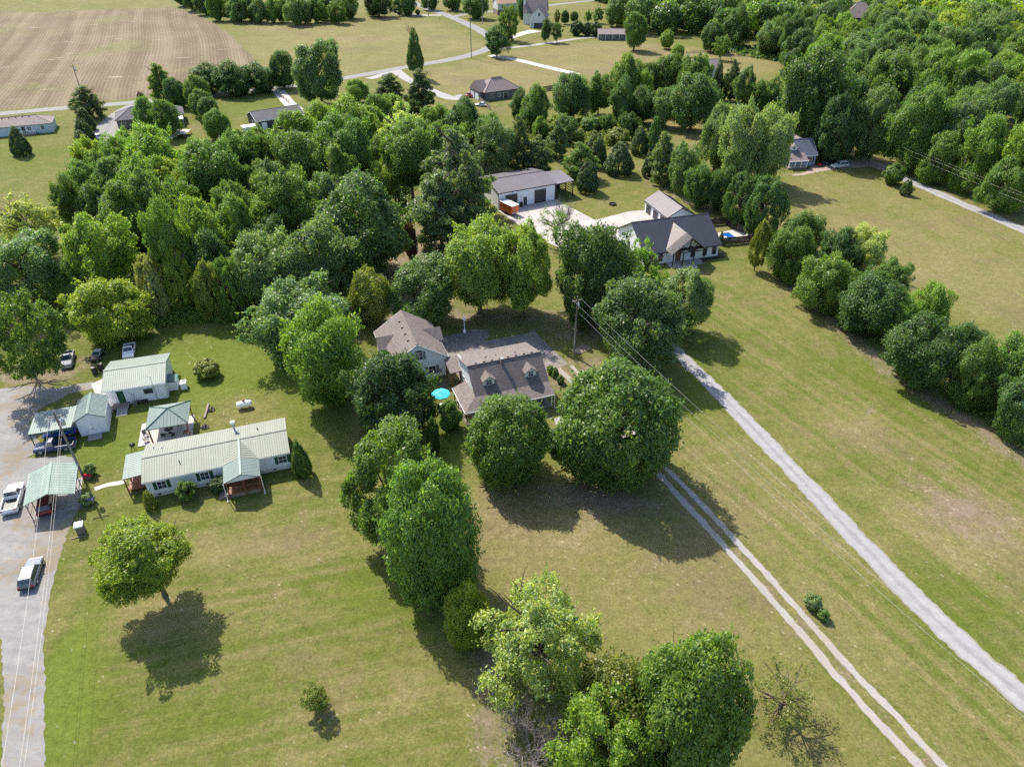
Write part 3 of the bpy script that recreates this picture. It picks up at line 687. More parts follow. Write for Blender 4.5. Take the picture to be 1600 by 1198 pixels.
def row_labels(items, place, rows):
    """items: (tree, words on its look); labels by row (nearest first) and place in the row from the left"""
    items = sorted(items, key=lambda q: q[0].location[1]); n = len(items)
    for r in range(rows):
        part = sorted(items[r*n//rows:(r+1)*n//rows], key=lambda q: screen(q[0]))
        for i, (o, look) in enumerate(part):
            rn = '' if rows == 1 else (', nearest row' if r == 0 else ', farthest row' if r == rows-1 else ', %s row back' % ORD[r])
            o['label'] = '%s %s%s, %s from left' % (look, place, rn, ORD[i] if i < 20 else 'number %d' % (i+1))
# --- trees of the near yards
tree((870,560,1063,756), 'round', 'mid', 'huge round dense dark green tree at the top of the twin wheel tracks', clear=0.05)
tree((728,612,862,750), 'round', 'mid', 'round dense dark green tree hiding the front porch of the brown-roofed house', clear=0.05)
tree((535,545,682,690), 'broad', 'deep', 'dark broadleaf tree between the garage gable and the turquoise parasol', clear=0.05)
tree((528,658,678,850), 'combed', 'mid', 'windswept grey-green tree left of the brown-roofed house front yard', clear=0.05)
tree((596,726,750,938), 'round', 'mid', 'tall egg-shaped fresh green tree on the lot line', clear=0.02, var=2)
tree((693,906,769,1012), 'round', 'yellow', 'small clipped-looking vivid green oval tree in front of the tall egg-shaped tree', clear=0.03, var=1)
tree((740,880,946,1102), 'airy', 'pale', 'pale yellow-green airy tree with drooping sprays near the bottom centre', clear=0.1, var=0)
tree((985,985,1168,1235), 'round', 'mid', 'dense mid green round tree at the bottom edge, right of the olive tree', clear=0.05)
tree((885,995,1080,1215), 'broad', 'olive', 'olive tinged tree at the bottom edge between two greener crowns', clear=0.05)
tree((860,1050,1045,1265), 'airy', 'bright', 'bright green thin-leaved crown cut by the bottom edge', clear=0.05, var=1)
tree((142,800,290,936), 'broad', 'yellow', 'lone yellow-green lawn tree casting a big shadow, by the gravel yard', clear=0.42, minb=0.8, var=1, base=(258,930))
tree((467,1062,517,1116), 'airy', 'olive', 'lone small dark glossy tree in the middle of the mown lawn', name='young_magnolia', clear=0.12)
tree((1165,1020,1292,1150), 'sparse', 'olive', 'thin see-through tree with few leaves beside the wheel tracks', clear=0.1, minb=0.7)
tree((453,687,484,742), 'cone', 'dark', 'dense dark arborvitae at the right end of the long sage-roofed home', name='arborvitae', clear=0.02)
tree((275,748,307,782), 'bush', 'mid', 'clipped round bush under the front windows of the sage-roofed home', clear=0.0, cat='bush', name='round_bush')
tree((327,744,356,770), 'bush', 'dark', 'clipped round bush beside the front porch steps', clear=0.0, cat='bush', name='round_bush')
tree((222,765,243,795), 'cone', 'olive', 'small yellowish conical shrub at the left corner of the sage-roofed home', clear=0.0, cat='shrub', name='conical_shrub')
tree((302,560,344,592), 'bush', 'olive', 'low spreading shrub standing alone on the bright lawn behind the shop', clear=0.0, cat='shrub', minb=0.5)
tree((130,722,150,744), 'bush', 'silver', 'white flowering bush by the rear corner of the mint carport', clear=0.0, cat='bush', name='flowering_bush')
tree((124,768,148,790), 'bush', 'silver', 'pale flowering bush by the front corner of the mint carport', clear=0.0, cat='bush', name='flowering_bush')
tree((1255,925,1284,954), 'bush', 'grey', 'larger of two low plants beside the right wheel track', clear=0.0, cat='shrub', minb=0.5)
tree((1277,949,1297,970), 'bush', 'mid', 'smaller of two low plants beside the right wheel track', clear=0.0, cat='shrub', minb=0.5)
tree((682,624,722,672), 'bush', 'mid', 'leafy shrub between the turquoise parasol and the wraparound porch', clear=0.0, cat='shrub')
tree((665,655,690,712), 'broad', 'dark', 'small dark tree tucked behind the windswept tree', clear=0.05)
tree((850,668,890,706), 'bush', 'dark', 'dark shrub filling the gap between the two huge round trees', clear=0.0, cat='shrub')
tree((853,570,867,584), 'bush', 'yellow', 'small yellow shrub at the right gable of the brown-roofed house', clear=0.0, cat='shrub')
tree((862,573,874,590), 'cone', 'mid', 'small green upright shrub at the right gable of the brown-roofed house', clear=0.0, cat='shrub', name='conical_shrub')
tree((869,586,883,600), 'bush', 'dark', 'small dark round shrub at the right gable of the brown-roofed house', clear=0.0, cat='shrub')
tree((1172,345,1203,416), 'feather', 'olive', 'slender upright young tree at the corner of the pool fence', clear=0.12)
tree((1122,362,1132,382), 'cone', 'dark', 'small dark conical shrub at the right corner of the black-roofed house', name='conical_shrub', cat='shrub', clear=0.0)
# --- trees round the middle houses
tree((925,432,1072,574), 'broad', 'grey', 'large rustling grey-green tree beside the utility pole', clear=0.08)
tree((955,372,1045,480), 'airy', 'bright', 'airy light green tree before the black-roofed house', clear=0.15, var=0)
tree((1015,415,1117,515), 'combed', 'grey', 'wide-reaching grey-green tree leaning over the gravel road', clear=0.12)
tree((858,345,992,500), 'broad', 'dark', 'big dark tree between the soft yellow-green tree and the airy light tree', clear=0.06)
tree((684,345,812,480), 'broad', 'lime', 'left of two light green soft trees behind the asphalt yard', clear=0.14, minb=0.7, name='willow_tree')
tree((766,350,872,482), 'broad', 'lime', 'right of two yellow-green soft trees behind the asphalt yard', clear=0.14, minb=0.7, name='willow_tree')
tree((598,400,714,504), 'combed', 'dark', 'dark grey-green tree right behind the steep garage roof', clear=0.05)
tree((543,420,614,505), 'broad', 'olive', 'dark olive tree left behind the steep garage roof', clear=0.05)
tree((440,476,578,634), 'broad', 'bright', 'large bright green tree left of the steep-roofed garage', clear=0.05)
tree((360,362,480,480), 'broad', 'grey', 'big blue-green tree at the right end of the cane thicket', clear=0.05)
tree((385,425,553,550), 'broad', 'grey', 'big blue-green tree, nearest of three, above the bright lawn', clear=0.05, minb=0.7)
tree((432,345,562,478), 'broad', 'grey', 'big blue-green tree behind the large bright green tree', clear=0.05)
tree((470,268,650,432), 'broad', 'dark', 'very large dark green tree left of the red-leaved tree', clear=0.05)
tree((630,350,652,402), 'round', 'plum', 'small dark red-leaved tree beside the very large dark tree', clear=0.03)
for b, l in [((655,203,775,310), 'tall shaggy pine behind the dark metal-roofed shop, farthest of three'), ((632,268,742,372), 'shaggy pine with bare lower limbs, leftmost beside the dark-roofed shop'), ((690,238,776,372), 'shaggy pine touching the left end of the dark-roofed shop')]:
    tree(b, 'pine', 'pine', l, 'shaggy pines left of the shop', minb=1.0)
tree((836,318,905,372), 'sparse', 'bright', 'half-bare twiggy tree in front of the white concrete apron', clear=0.15)
# --- left edge
tree((-10,300,88,368), 'airy', 'pale', 'pale thin tree with forked trunk at the left edge below the far lawn', clear=0.3)
tree((-30,362,98,478), 'combed', 'grey', 'grey-green spreading tree at the left edge above the junk vehicles', clear=0.05)
tree((-25,456,100,592), 'airy', 'mid', 'leaning airy tree at the left edge shading the gravel', clear=0.22, var=1, base=(50,577))
tree((93,332,216,460), 'broad', 'bright', 'big round bright-topped tree above the cane thicket, left', clear=0.05)
for b, k, c, l in [((105,432,228,512), 'broad', 'yellow', 'light green thicket tree left of the tan canes'), ((82,402,142,480), 'broad', 'mid', 'small thicket tree next to the left edge tree'),
                   ((215,400,262,492), 'feather', 'tan', 'tan cane clump, leftmost of the tall clumps'), ((250,392,305,486), 'feather', 'yellow', 'tall yellowish cane clump, second from the left'), ((300,410,350,498), 'feather', 'olive', 'olive cane clump, third from the left'),
                   ((335,405,385,500), 'feather', 'mid', 'green cane clump, rightmost of the tall clumps'), ((225,430,262,500), 'bush', 'tan', 'low tan bush in front of the cane clumps')]:
    tree(b, k, c, l, clear=0.0, name='cane_clump' if 'cane clump,' in l else None, cat='bamboo' if 'cane clump,' in l else 'tree')
# --- the wood in the middle left: every crown on its own
WOOD_A = [(120,216,162,248,'y'),(171,205,225,244,'b'),(205,198,277,246,'b'),(135,235,172,272,'b'),(107,253,150,298,'m'),(150,248,204,294,'m'),(198,242,257,280,'b'),(173,226,214,258,'b'),(250,252,302,292,'y'),
 (274,228,311,270,'y'),(297,220,368,278,'m'),(344,203,402,248,'m'),(361,234,404,272,'m'),(178,268,257,324,'m'),(255,276,307,328,'b'),(298,276,340,324,'b'),(335,286,384,334,'m'),(362,260,404,314,'m'),(118,288,167,338,'m'),
 (85,275,127,347,'m'),(162,290,232,352,'m'),(190,328,237,375,'d'),(232,314,290,440,'b'),(280,312,348,420,'b'),(335,305,396,400,'m'),(295,360,358,446,'d'),(378,305,407,345,'b'),(380,200,432,245,'m'),(433,176,502,226,'b'),
 (500,182,574,230,'m'),(430,204,502,258,'m'),(444,226,502,278,'c'),(488,226,550,290,'c'),(519,217,545,246,'m'),(543,237,573,264,'y'),(571,215,615,258,'m'),(579,194,612,220,'y'),(605,193,675,290,'m'),(579,253,618,288,'y'),
 (545,206,582,240,'m'),(378,234,412,265,'b'),(396,248,450,298,'g'),(378,262,407,312,'m'),(404,264,488,326,'m'),(400,292,465,360,'b'),(485,272,533,316,'g'),(376,306,406,362,'d'),(395,340,450,400,'d'),(520,150,582,188,'b'),
 (572,150,610,188,'m'),(596,149,628,178,'b'),(600,163,660,204,'l'),(558,168,602,202,'b'),(604,179,652,224,'b'),(660,165,700,204,'b'),(695,153,752,212,'d'),(735,180,782,228,'m'),(748,188,802,254,'g'),(690,195,732,228,'b'),
 (640,190,690,235,'m'),(500,205,540,235,'b'),(455,190,505,220,'m'),(540,183,585,212,'m'),(470,160,525,195,'b')]
WKEY = {'y': ('broad', 'yellow', 'yellow-green'), 'b': ('broad', 'bright', 'bright green'), 'm': ('broad', 'mid', 'mid green'), 'd': ('broad', 'dark', 'dark green'), 'g': ('broad', 'grey', 'greyish green'), 'c': ('combed', 'bright', 'feathery green'), 'l': ('airy', 'pale', 'pale silvery')}
its = []
for x0, y0, x1, y1, k in WOOD_A:
    kk, tt, l = WKEY[k]; g = (x1 - x0)*0.17
    its.append((tree((x0 - g, y0 - 2, x1 + g, y1 + 2), kk, tt, 'crown', 'crowns of the middle wood', minb=1.0, clear=0.25, name='woodland_tree'), l + ' crown'))
row_labels(its, 'in the middle wood', 6)
# --- behind the middle wood and around the far lawns
FAR = [((456,63,535,158),'combed','grey','large soft grey-green oak-like tree beside the far road',0.12,(503,158)),((420,80,461,136),'round','dark','dark round tree left of the large soft tree by the far road',0.05,None),
 ((634,45,661,110),'cone','dark','slender single tree on a bare trunk by the far road',0.2,(646,107)),((583,115,634,165),'pine','cedar','left of two dark pines by the far driveway fork',0.1,None),((630,110,680,178),'pine','cedar','right of two dark pines by the far driveway fork',0.1,None),
 ((538,124,577,160),'broad','bright','light tree left of the two dark pines',0.05,None),((755,40,797,84),'broad','dark','dark tree at the bend of the far road',0.12,None),((778,8,812,62),'airy','mid','tall ivy-clad tree before the white gabled house',0.05,None),
 ((108,134,162,184),'pine','pine','round pine beside the asphalt drive at upper left',0.05,None),((12,198,43,242),'cone','cedar','dark spruce in front of the pale blue house, upper left',0.02,None),
 ((116,168,146,204),'cone','cedar','farthest of three dark cedars along the asphalt drive',0.02,None),((115,186,144,220),'cone','cedar','middle of three dark cedars along the asphalt drive',0.02,None),((112,204,142,236),'cone','cedar','nearest of three dark cedars along the asphalt drive',0.02,None),
 ((212,143,229,163),'cone','plum','small dark purple shrub-like tree at the drive mouth',0.02,None),((228,100,272,158),'pine','mid','loose pine-like tree at the left end of the roadside hedge',0.05,None),
 ((255,122,290,166),'round','dark','first pear-shaped tree of the row beside the hidden house, farthest',0.06,None),((287,117,327,168),'round','mid','second pear-shaped tree of the row beside the hidden house',0.06,None),((296,139,331,180),'round','mid','third pear-shaped tree of the row beside the hidden house',0.05,None),
 ((308,152,343,196),'round','dark','fourth pear-shaped tree of the row beside the hidden house',0.05,None),((318,170,359,216),'round','mid','fifth pear-shaped tree of the row beside the hidden house, nearest',0.05,None),
 ((294,98,354,146),'broad','dark','left third of the tall dark roadside hedge below the ploughed field',0.0,None),((330,94,398,146),'broad','dark','middle third of the tall dark roadside hedge below the ploughed field',0.0,None),((376,97,434,143),'broad','dark','right third of the tall dark roadside hedge below the ploughed field',0.0,None),
 ((206,152,248,205),'broad','mid','left of two trees hiding the middle of the charcoal hip-roofed house',0.08,None),((236,156,282,212),'broad','mid','right of two trees hiding the middle of the charcoal hip-roofed house',0.08,None),
 ((973,20,1013,74),'broad','mid','shade tree at the right end of the long brown ranch house',0.12,None),((1031,47,1054,74),'round','bright','small light tree on the lawn right of the ranch house',0.12,None),((1096,35,1131,76),'round','dark','dark lawn tree at the edge of the far wood',0.15,None),
 ((1113,56,1142,89),'airy','mid','small lawn tree with its own shadow near the paddock fence',0.18,(1128,85)),((1049,69,1070,92),'round','bright','small tree beside the hidden white gable',0.05,None),
 ((845,29,862,62),'broad','dark','left of two small trees before the white gabled house drive',0.15,None),((861,36,880,62),'airy','dark','right of two small trees before the white gabled house drive',0.2,None),
 ((890,33,912,56),'bush','cedar','dark cedar bush left of the ranch house, leftmost',0.0,None),((908,35,926,56),'bush','cedar','dark cedar bush left of the ranch house, middle',0.0,None),((920,34,942,57),'bush','cedar','dark cedar bush left of the ranch house, nearest the wall',0.0,None),
 ((866,15,876,36),'airy','olive','first thin tree of the far garden row',0.2,None),((876,16,890,36),'round','dark','second dark tree of the far garden row',0.12,None),((891,18,904,34),'round','dark','third dark tree of the far garden row',0.12,None),((913,14,926,34),'airy','mid','fourth tree of the far garden row',0.12,None),((926,8,944,34),'airy','mid','fifth tree of the far garden row',0.12,None),
 ((1095,163,1152,262),'broad','silver','left of the three silvery poplar-like trees above the blue house',0.05,None),((1122,163,1205,285),'broad','silver','middle of the three silvery poplar-like trees above the blue house',0.05,None),((1163,172,1241,285),'broad','silver','right of the three silvery poplar-like trees, beside the blue house',0.05,None),
 ((1068,256,1122,322),'broad','mid','leftmost tree of the screen behind the garage wing',0.05,None),((1104,260,1152,330),'broad','dark','second tree of the screen behind the garage wing',0.05,None),((1130,272,1188,350),'feather','dark','third tree of the screen, above the pool fence',0.05,None),((1163,278,1232,368),'feather','dark','rightmost dark tree of the screen, above the pool fence',0.05,None),
 ((1112,95,1131,156),'cone','cedar','narrow dark spruce right of the hedgerow',0.03,None),((1128,94,1162,156),'pine','pine','layered pine right of the hedgerow',0.05,None),((1146,102,1182,165),'combed','grey','wispy grey tree right of the layered pine',0.05,None),((1168,126,1205,172),'broad','mid','green tree above the silvery poplars',0.05,None),((1190,120,1225,170),'broad','mid','mid green tree touching the big dark wood edge',0.05,None)]
for b, k, c, l, cl, bs in FAR: tree(b, k, c, l, clear=cl, base=bs, minb=0.75)
HEDGE = [(863,115,922,184,'dark'),(916,113,957,174,'mid'),(956,85,1002,164,'mid'),(953,118,992,188,'dark'),(992,98,1030,150,'dark'),(1018,85,1072,146,'mid'),(1060,84,1112,156,'mid'),(1020,138,1060,194,'grey'),(1048,116,1122,190,'dark'),(985,135,1028,188,'dark'),(1085,130,1130,185,'deep'),
         (798,138,830,192,'dark'),(812,131,860,200,'mid'),(985,110,1022,165,'bright')]
its = []
for i, (a, b, c, d, tt) in enumerate(HEDGE): its.append((tree((a - 3, b, c + 3, d), 'broad', tt, 'hedgerow', 'trees of the dark hedgerow', minb=0.95, clear=0.1, name='hedgerow_tree'), {'mid': 'green', 'dark': 'dark green', 'deep': 'nearly black', 'grey': 'greyish', 'bright': 'light green'}[tt] + ' tree'))
row_labels(its, 'of the hedgerow below the ranch house lawn', 1)
GROVE = [(790,183,830,268,'pine','pine'),(812,213,867,272,'pine','pine'),(850,190,890,244,'pine','pine'),(878,223,937,270,'pine','mid'),(900,250,937,298,'cone','cedar'),(912,206,950,258,'cone','pine'),(944,222,992,270,'cone','cedar'),(985,198,1014,240,'cone','cedar'),(1009,184,1037,240,'cone','dark'),
         (1003,238,1027,275,'cone','cedar'),(1012,208,1062,285,'pine','pine'),(1040,222,1092,298,'broad','grey'),(1018,225,1048,262,'broad','bright'),(1068,243,1097,278,'broad','bright'),(830,182,858,215,'broad','bright'),(862,178,905,208,'broad','mid'),(935,178,965,208,'broad','mid'),(963,176,1000,212,'broad','dark'),(905,182,940,206,'bush','mid'),(880,200,915,222,'bush','olive'),(945,198,985,218,'bush','olive')]
its = []
for i, (a, b, c, d, k, tt) in enumerate(GROVE):
    nm = {'pine': 'loose pine', 'cone': 'compact cedar', 'broad': 'broadleaf tree', 'bush': 'low bush'}[k]
    its.append((tree((a, b, c, d), k, tt, 'grove', 'trees of the scattered grove', minb=0.9 if k != 'bush' else 0.6, clear=0.05), '%s %s' % ({'pine': 'grey-green', 'mid': 'mid green', 'cedar': 'very dark', 'dark': 'dark green', 'grey': 'greyish', 'bright': 'light green', 'olive': 'olive'}[tt], nm)))
row_labels(its, 'in the grove by the shop', 2)
ROW = [((1200,352,1268,442),'mid','nearest the slender tree'),((1216,327,1290,402),'mid','standing behind the nearest one'),((1244,396,1332,492),'mid','third along, in the front line'),((1282,356,1347,432),'dark','dark one behind the third'),((1318,355,1382,432),'pale','pale silver-green one at the back'),((1314,424,1412,528),'dark','broad dark one in the middle'),((1364,402,1420,472),'mid','behind the broad dark one'),
       ((1378,460,1432,534),'bright','light one right of the broad dark one'),((1424,442,1482,524),'bright','light upright one at the back'),((1392,494,1502,612),'dark','largest dark one of the lower half'),((1478,500,1536,566),'dark','small dark one behind the largest'),((1488,528,1562,640),'mid','third from the lower end'),((1542,524,1622,642),'mid','second from the lower end'),((1558,580,1650,694),'dark','lowest and largest at its near end')]
for b, tt, l in ROW: b = (b[0]-4, b[1], b[2]+4, b[3]-3); tree(b, 'broad' if tt != 'olive' else 'round', tt, 'tree in the diagonal row on the right, ' + l, 'diagonal tree row', minb=0.7, clear=0.03)
# --- the big wood at upper right: front trees by hand, the rest on a jittered grid
for b, k, c, l in [((1212,74,1335,228),'broad','dark','massive dark tree behind the blue house'),((1325,140,1398,246),'combed','grey','greyish tree right of the right-hand utility pole'),((1388,136,1482,262),'broad','mid','large sunlit tree over the lane at right'),((1462,150,1530,268),'combed','grey','greyish tree behind the large sunlit lane tree'),
                   ((1496,180,1580,300),'broad','bright','big bright-topped tree at the wood edge near the right border'),((1560,190,1650,322),'broad','bright','bright tree cut by the right border above the lane'),((1440,205,1505,285),'broad','mid','lower green tree hanging over the lane fence'),((1535,245,1605,328),'broad','mid','lower green tree next to the right border'),
                   ((1380,254,1415,284),'bush','mid','round bush at the start of the lane'),((1408,280,1427,304),'cone','dark','small young tree on the grass beside the lane'),((1320,165,1350,240),'broad','dark','dark tree right behind the right-hand utility pole'),((1270,150,1340,250),'broad','deep','shaded tree between the blue house and the right-hand pole')]:
    tree(b, k, c, l, minb=0.9, clear=0.06)
WOODPOLY = wpoly([(985,60),(1080,62),(1180,82),(1240,125),(1290,215),(1345,205),(1400,206),(1480,225),(1600,280),(1720,300),(1900,120),(2000,-60),(1100,-62),(900,-40),(935,10)])
wr = np.random.default_rng(9); sp = 12.5; cand = []
xs0, ys0 = WOODPOLY.min(0); xs1, ys1 = WOODPOLY.max(0)
for yy in np.arange(ys0, min(ys1, 640), sp):
    for xx in np.arange(xs0, min(xs1, 420), sp):
        cand.append((xx + wr.uniform(-4.2, 4.2), yy + wr.uniform(-4.2, 4.2)))
cand = np.array(cand); ok = inside(cand[:, 0], cand[:, 1], WOODPOLY); cand = cand[ok]
zz = cand[:, 1]*math.cos(TH) + (H - 12)*math.sin(TH); uu = 800 + F*cand[:, 0]/zz; vv = 599 - F*(cand[:, 1]*math.sin(TH) - (H - 12)*math.cos(TH))/zz
cand = cand[(uu < 1640) & (vv > -30) & ~((uu > 1316) & (uu < 1366) & (vv < 52))]
cand = cand[np.argsort(cand[:, 1])]; its = []; rest = []
for ci, (x, y) in enumerate(cand):
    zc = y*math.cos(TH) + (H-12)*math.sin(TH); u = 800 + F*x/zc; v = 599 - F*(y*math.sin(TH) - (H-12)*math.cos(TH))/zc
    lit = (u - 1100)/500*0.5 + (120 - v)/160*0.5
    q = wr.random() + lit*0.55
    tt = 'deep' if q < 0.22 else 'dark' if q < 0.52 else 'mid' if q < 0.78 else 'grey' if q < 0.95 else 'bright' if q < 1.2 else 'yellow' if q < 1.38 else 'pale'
    k = 'broad' if wr.random() < 0.7 else 'combed'; r = wr.uniform(5.0, 8.0); b = r*wr.uniform(0.95, 1.3); top = wr.uniform(14, 21); hz = max(top - b, b*0.9)
    if ci >= 110:
        rest.append((x, y, r*1.12, b, hz, TINT[tt])); continue
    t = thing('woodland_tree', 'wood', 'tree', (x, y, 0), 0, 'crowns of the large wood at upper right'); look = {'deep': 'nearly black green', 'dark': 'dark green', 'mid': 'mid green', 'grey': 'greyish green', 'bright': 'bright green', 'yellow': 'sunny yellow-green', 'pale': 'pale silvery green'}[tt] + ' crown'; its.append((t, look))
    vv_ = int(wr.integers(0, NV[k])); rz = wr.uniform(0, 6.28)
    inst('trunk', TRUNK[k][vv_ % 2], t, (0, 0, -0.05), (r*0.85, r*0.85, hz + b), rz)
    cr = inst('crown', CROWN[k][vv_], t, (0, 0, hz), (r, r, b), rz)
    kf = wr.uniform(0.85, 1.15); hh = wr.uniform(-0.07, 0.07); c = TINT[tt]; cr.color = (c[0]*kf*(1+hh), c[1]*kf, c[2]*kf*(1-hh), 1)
row_labels(its, 'in the large upper right wood', 9)
# beyond: the wood closes into one mass
VV, CCo = [], []
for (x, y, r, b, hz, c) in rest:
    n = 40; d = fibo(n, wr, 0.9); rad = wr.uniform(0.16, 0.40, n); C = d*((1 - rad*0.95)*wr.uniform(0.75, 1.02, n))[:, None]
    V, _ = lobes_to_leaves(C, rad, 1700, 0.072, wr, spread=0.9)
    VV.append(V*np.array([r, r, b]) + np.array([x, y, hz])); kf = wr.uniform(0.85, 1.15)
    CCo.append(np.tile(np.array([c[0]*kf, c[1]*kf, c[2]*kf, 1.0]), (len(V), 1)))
if VV:
    V = np.vstack(VV); me = np_mesh('far_wood', V, np.arange(len(V)).reshape(-1, 4)); me.materials.append(leaf_material('far_tint'))
    at = me.attributes.new('far_tint', 'FLOAT_COLOR', 'POINT'); at.data.foreach_set('color', np.vstack(CCo).astype(np.float32).ravel())
    o = bpy.data.objects.new('far_wood', me); COL.objects.link(o); struct(o, 'stuff'); o['label'] = 'distant part of the large wood closing into one mass of crowns'; o['category'] = 'wood'
# --- far tree line at the top
fr = random.Random(4)
its = []
for i in range(15):
    x = 285 + i*17.5 + fr.uniform(-4, 4); yb = 10 + max(0, min(1, (x - 285)/60))*22 + fr.uniform(-3, 3); w = fr.uniform(28, 40); hgt = fr.uniform(34, 46)
    tt = fr.choice(('dark', 'grey', 'mid', 'dark'))
    its.append((tree((x - w/2, yb - hgt, x + w/2, yb), 'broad', tt, 'line', 'tree line beyond the hay field', minb=1.0, clear=0.05), {'dark': 'dark', 'grey': 'greyish', 'mid': 'green'}[tt] + ' tree'))
row_labels(its, 'in the line beyond the hay field', 1)
tree((521,-14,563,29), 'broad', 'grey', 'largest rounded tree at the right end of the top tree line', clear=0.03)
for b, k, c, l in [((612,-20,651,22),'combed','dark','dark tree between the far cars and the road, top edge'),((655,-14,684,15),'broad','dark','first roadside tree right of the far road, top edge'),((690,-14,722,16),'broad','dark','second roadside tree right of the far road, top edge'),((722,-12,766,12),'broad','dark','third roadside tree, beside the brick-based house'),
                   ((566,-20,615,6),'broad','deep','dark trees over the far parked cars'),((805,-12,850,6),'broad','dark','dark tree behind the white gabled house'),((946,-6,985,40),'combed','grey','silvery tree at the left end of the large wood')]:
    tree(b, k, c, l, clear=0.05)
for i, (x, y) in enumerate([(611,15),(617,17),(623,20),(632,17),(640,22),(652,20)]): tree((x-4, y-5, x+5, y+3), 'bush', 'cedar', ORD[i] + ' low clipped bush from the left around the far turning circle', 'bushes at the far turning circle', clear=0.0, cat='bush', minb=0.7)
# bare shrubs
for loc, s, l in [((808,1135), (3.6,3.6,4.6), 'slim leafless larch-like sapling below the pale airy tree'), ((835,1185), (6.5,6.5,5.5), 'tangle of bare grey twigs at the bottom edge'), ((880,360), (4.5,4.5,8.0), 'leafless grey branches in front of the concrete apron')]:
    t = thing('bare_shrub', l, 'shrub', (*G(*loc)[:2], 0)); inst('twigs', TWIG, t, (0, 0, -0.05), s, random.random())

# ------------------------------------------------------------------ building helpers (local frame: x along the ridge, -y the front)
def put(mb, face, half, u0, u1, d0, d1, z0, z1):
    if face == 'F': mb.box(u0, u1, -half-d1, -half-d0, z0, z1)
    elif face == 'B': mb.box(u0, u1, half+d0, half+d1, z0, z1)
    elif face == 'L': mb.box(-half-d1, -half-d0, u0, u1, z0, z1)
    else: mb.box(half+d0, half+d1, u0, u1, z0, z1)
def gable_roof(P, L, W, he, hr, m, t=0.14, ribs=0.0, ridge=0.0, name='roof', cap=None, x0=0.0):
    mb = MB(); w = W/2; x0, x1 = x0 - L/2, x0 + L/2
    mb.prism([(-w, he), (-w, he-t), (ridge, hr-t), (w, he-t), (w, he), (ridge, hr)][::-1], x0, x1, 'x')
    if ribs:
        n = int(L/ribs)
        for i in range(n+1):
            x = x0 + 0.03 + i*(L-0.06)/n
            for (ya, za, yb, zb) in ((-w, he, ridge, hr), (ridge, hr, w, he)):
                a, b = (x-0.025, ya, za+0.002), (x+0.025, ya, za+0.002); c, d = (x+0.025, yb, zb+0.002), (x-0.025, yb, zb+0.002); h = 0.035
                mb.hexa([a, b, c, d], [(q[0], q[1], q[2]+h) for q in (a, b, c, d)])
    r = mb.build(name, m, P)
    cb = MB(); cb.prism([(ridge-0.18, hr-0.18*(hr-he)/w+0.045), (ridge, hr+0.05), (ridge+0.18, hr-0.18*(hr-he)/w+0.045), (ridge+0.18, hr-0.18*(hr-he)/w+0.075), (ridge, hr+0.085), (ridge-0.18, hr-0.18*(hr-he)/w+0.075)], x0-0.01, x1+0.01, 'x')
    cb.build('ridge_cap', cap or m, r)
    fb = MB()
    for s in (-1, 1):
        fb.box(x0, x1, s*w-0.02 if s > 0 else -w-0.022, s*w+0.022 if s > 0 else -w+0.02, he-t-0.1, he-0.02)
    fb.build('gutter', TRIM if m not in (DKROOF, GREYROOF) else DKROOF, r)
    return r
def gable_walls(P, l, w, L, W, he, hr, m, t=0.14, z0=0.0, x0=0.0):
    sl = (hr-he)/(W/2); hw = he + (W/2 - w/2)*sl - t - 0.01; hp = hr - t - 0.01
    mb = MB(); mb.prism([(-w/2, z0), (w/2, z0), (w/2, hw), (0, hp), (-w/2, hw)], x0-l/2, x0+l/2, 'x')
    return mb.build('wall', m, P)
def rake(P, L, W, he, hr, m, t=0.2):
    for s in (-1, 1):
        for q in (-1, 1):
            mb = MB(); x = s*L/2; a = (he, -W/2*q); 
            b4 = [(x-0.03, -W/2*q, he-t), (x+0.03, -W/2*q, he-t), (x+0.03, 0, hr-t), (x-0.03, 0, hr-t)]
            mb.hexa(b4, [(p[0], p[1], p[2]+t-0.02) for p in b4]); 
            for i, v in enumerate(mb.v): mb.v[i] = (v[0] + s*0.035, v[1], v[2])
            mb.build('rake_board', m, P)
def hip_roof(P, L, W, he, hr, m, t=0.14, x0=0.0):
    w, l, rl = W/2, L/2, max(L/2 - W/2, 0.05); mb = MB()
    b = [(x0-l, -w, he), (x0+l, -w, he), (x0+l, w, he), (x0-l, w, he)]
    r = [(x0-rl, 0, hr), (x0+rl, 0, hr)]
    mb.add(b + r + [(q[0], q[1], he-t) for q in b], [(0, 1, 5, 4), (1, 2, 5), (2, 3, 4, 5), (3, 0, 4), (9, 8, 7, 6), (0, 6, 7, 1), (1, 7, 8, 2), (2, 8, 9, 3), (3, 9, 6, 0)])
    o = mb.build('roof', m, P)
    cb = MB(); cb.tube([(x0-rl, 0, hr+0.02), (x0+rl, 0, hr+0.02)], 0.09, 5)
    for s, q in ((-1, -1), (1, -1), (1, 1), (-1, 1)): cb.tube([(x0+s*l, q*w, he+0.02), (x0+s*rl, 0, hr+0.02)], 0.08, 5)
    cb.build('ridge_cap', m, o)
    return o
def box_walls(P, l, w, h, m, x0=0.0, z0=0.0):
    mb = MB(); mb.box(x0-l/2, x0+l/2, -w/2, w/2, z0, h); return mb.build('wall', m, P)
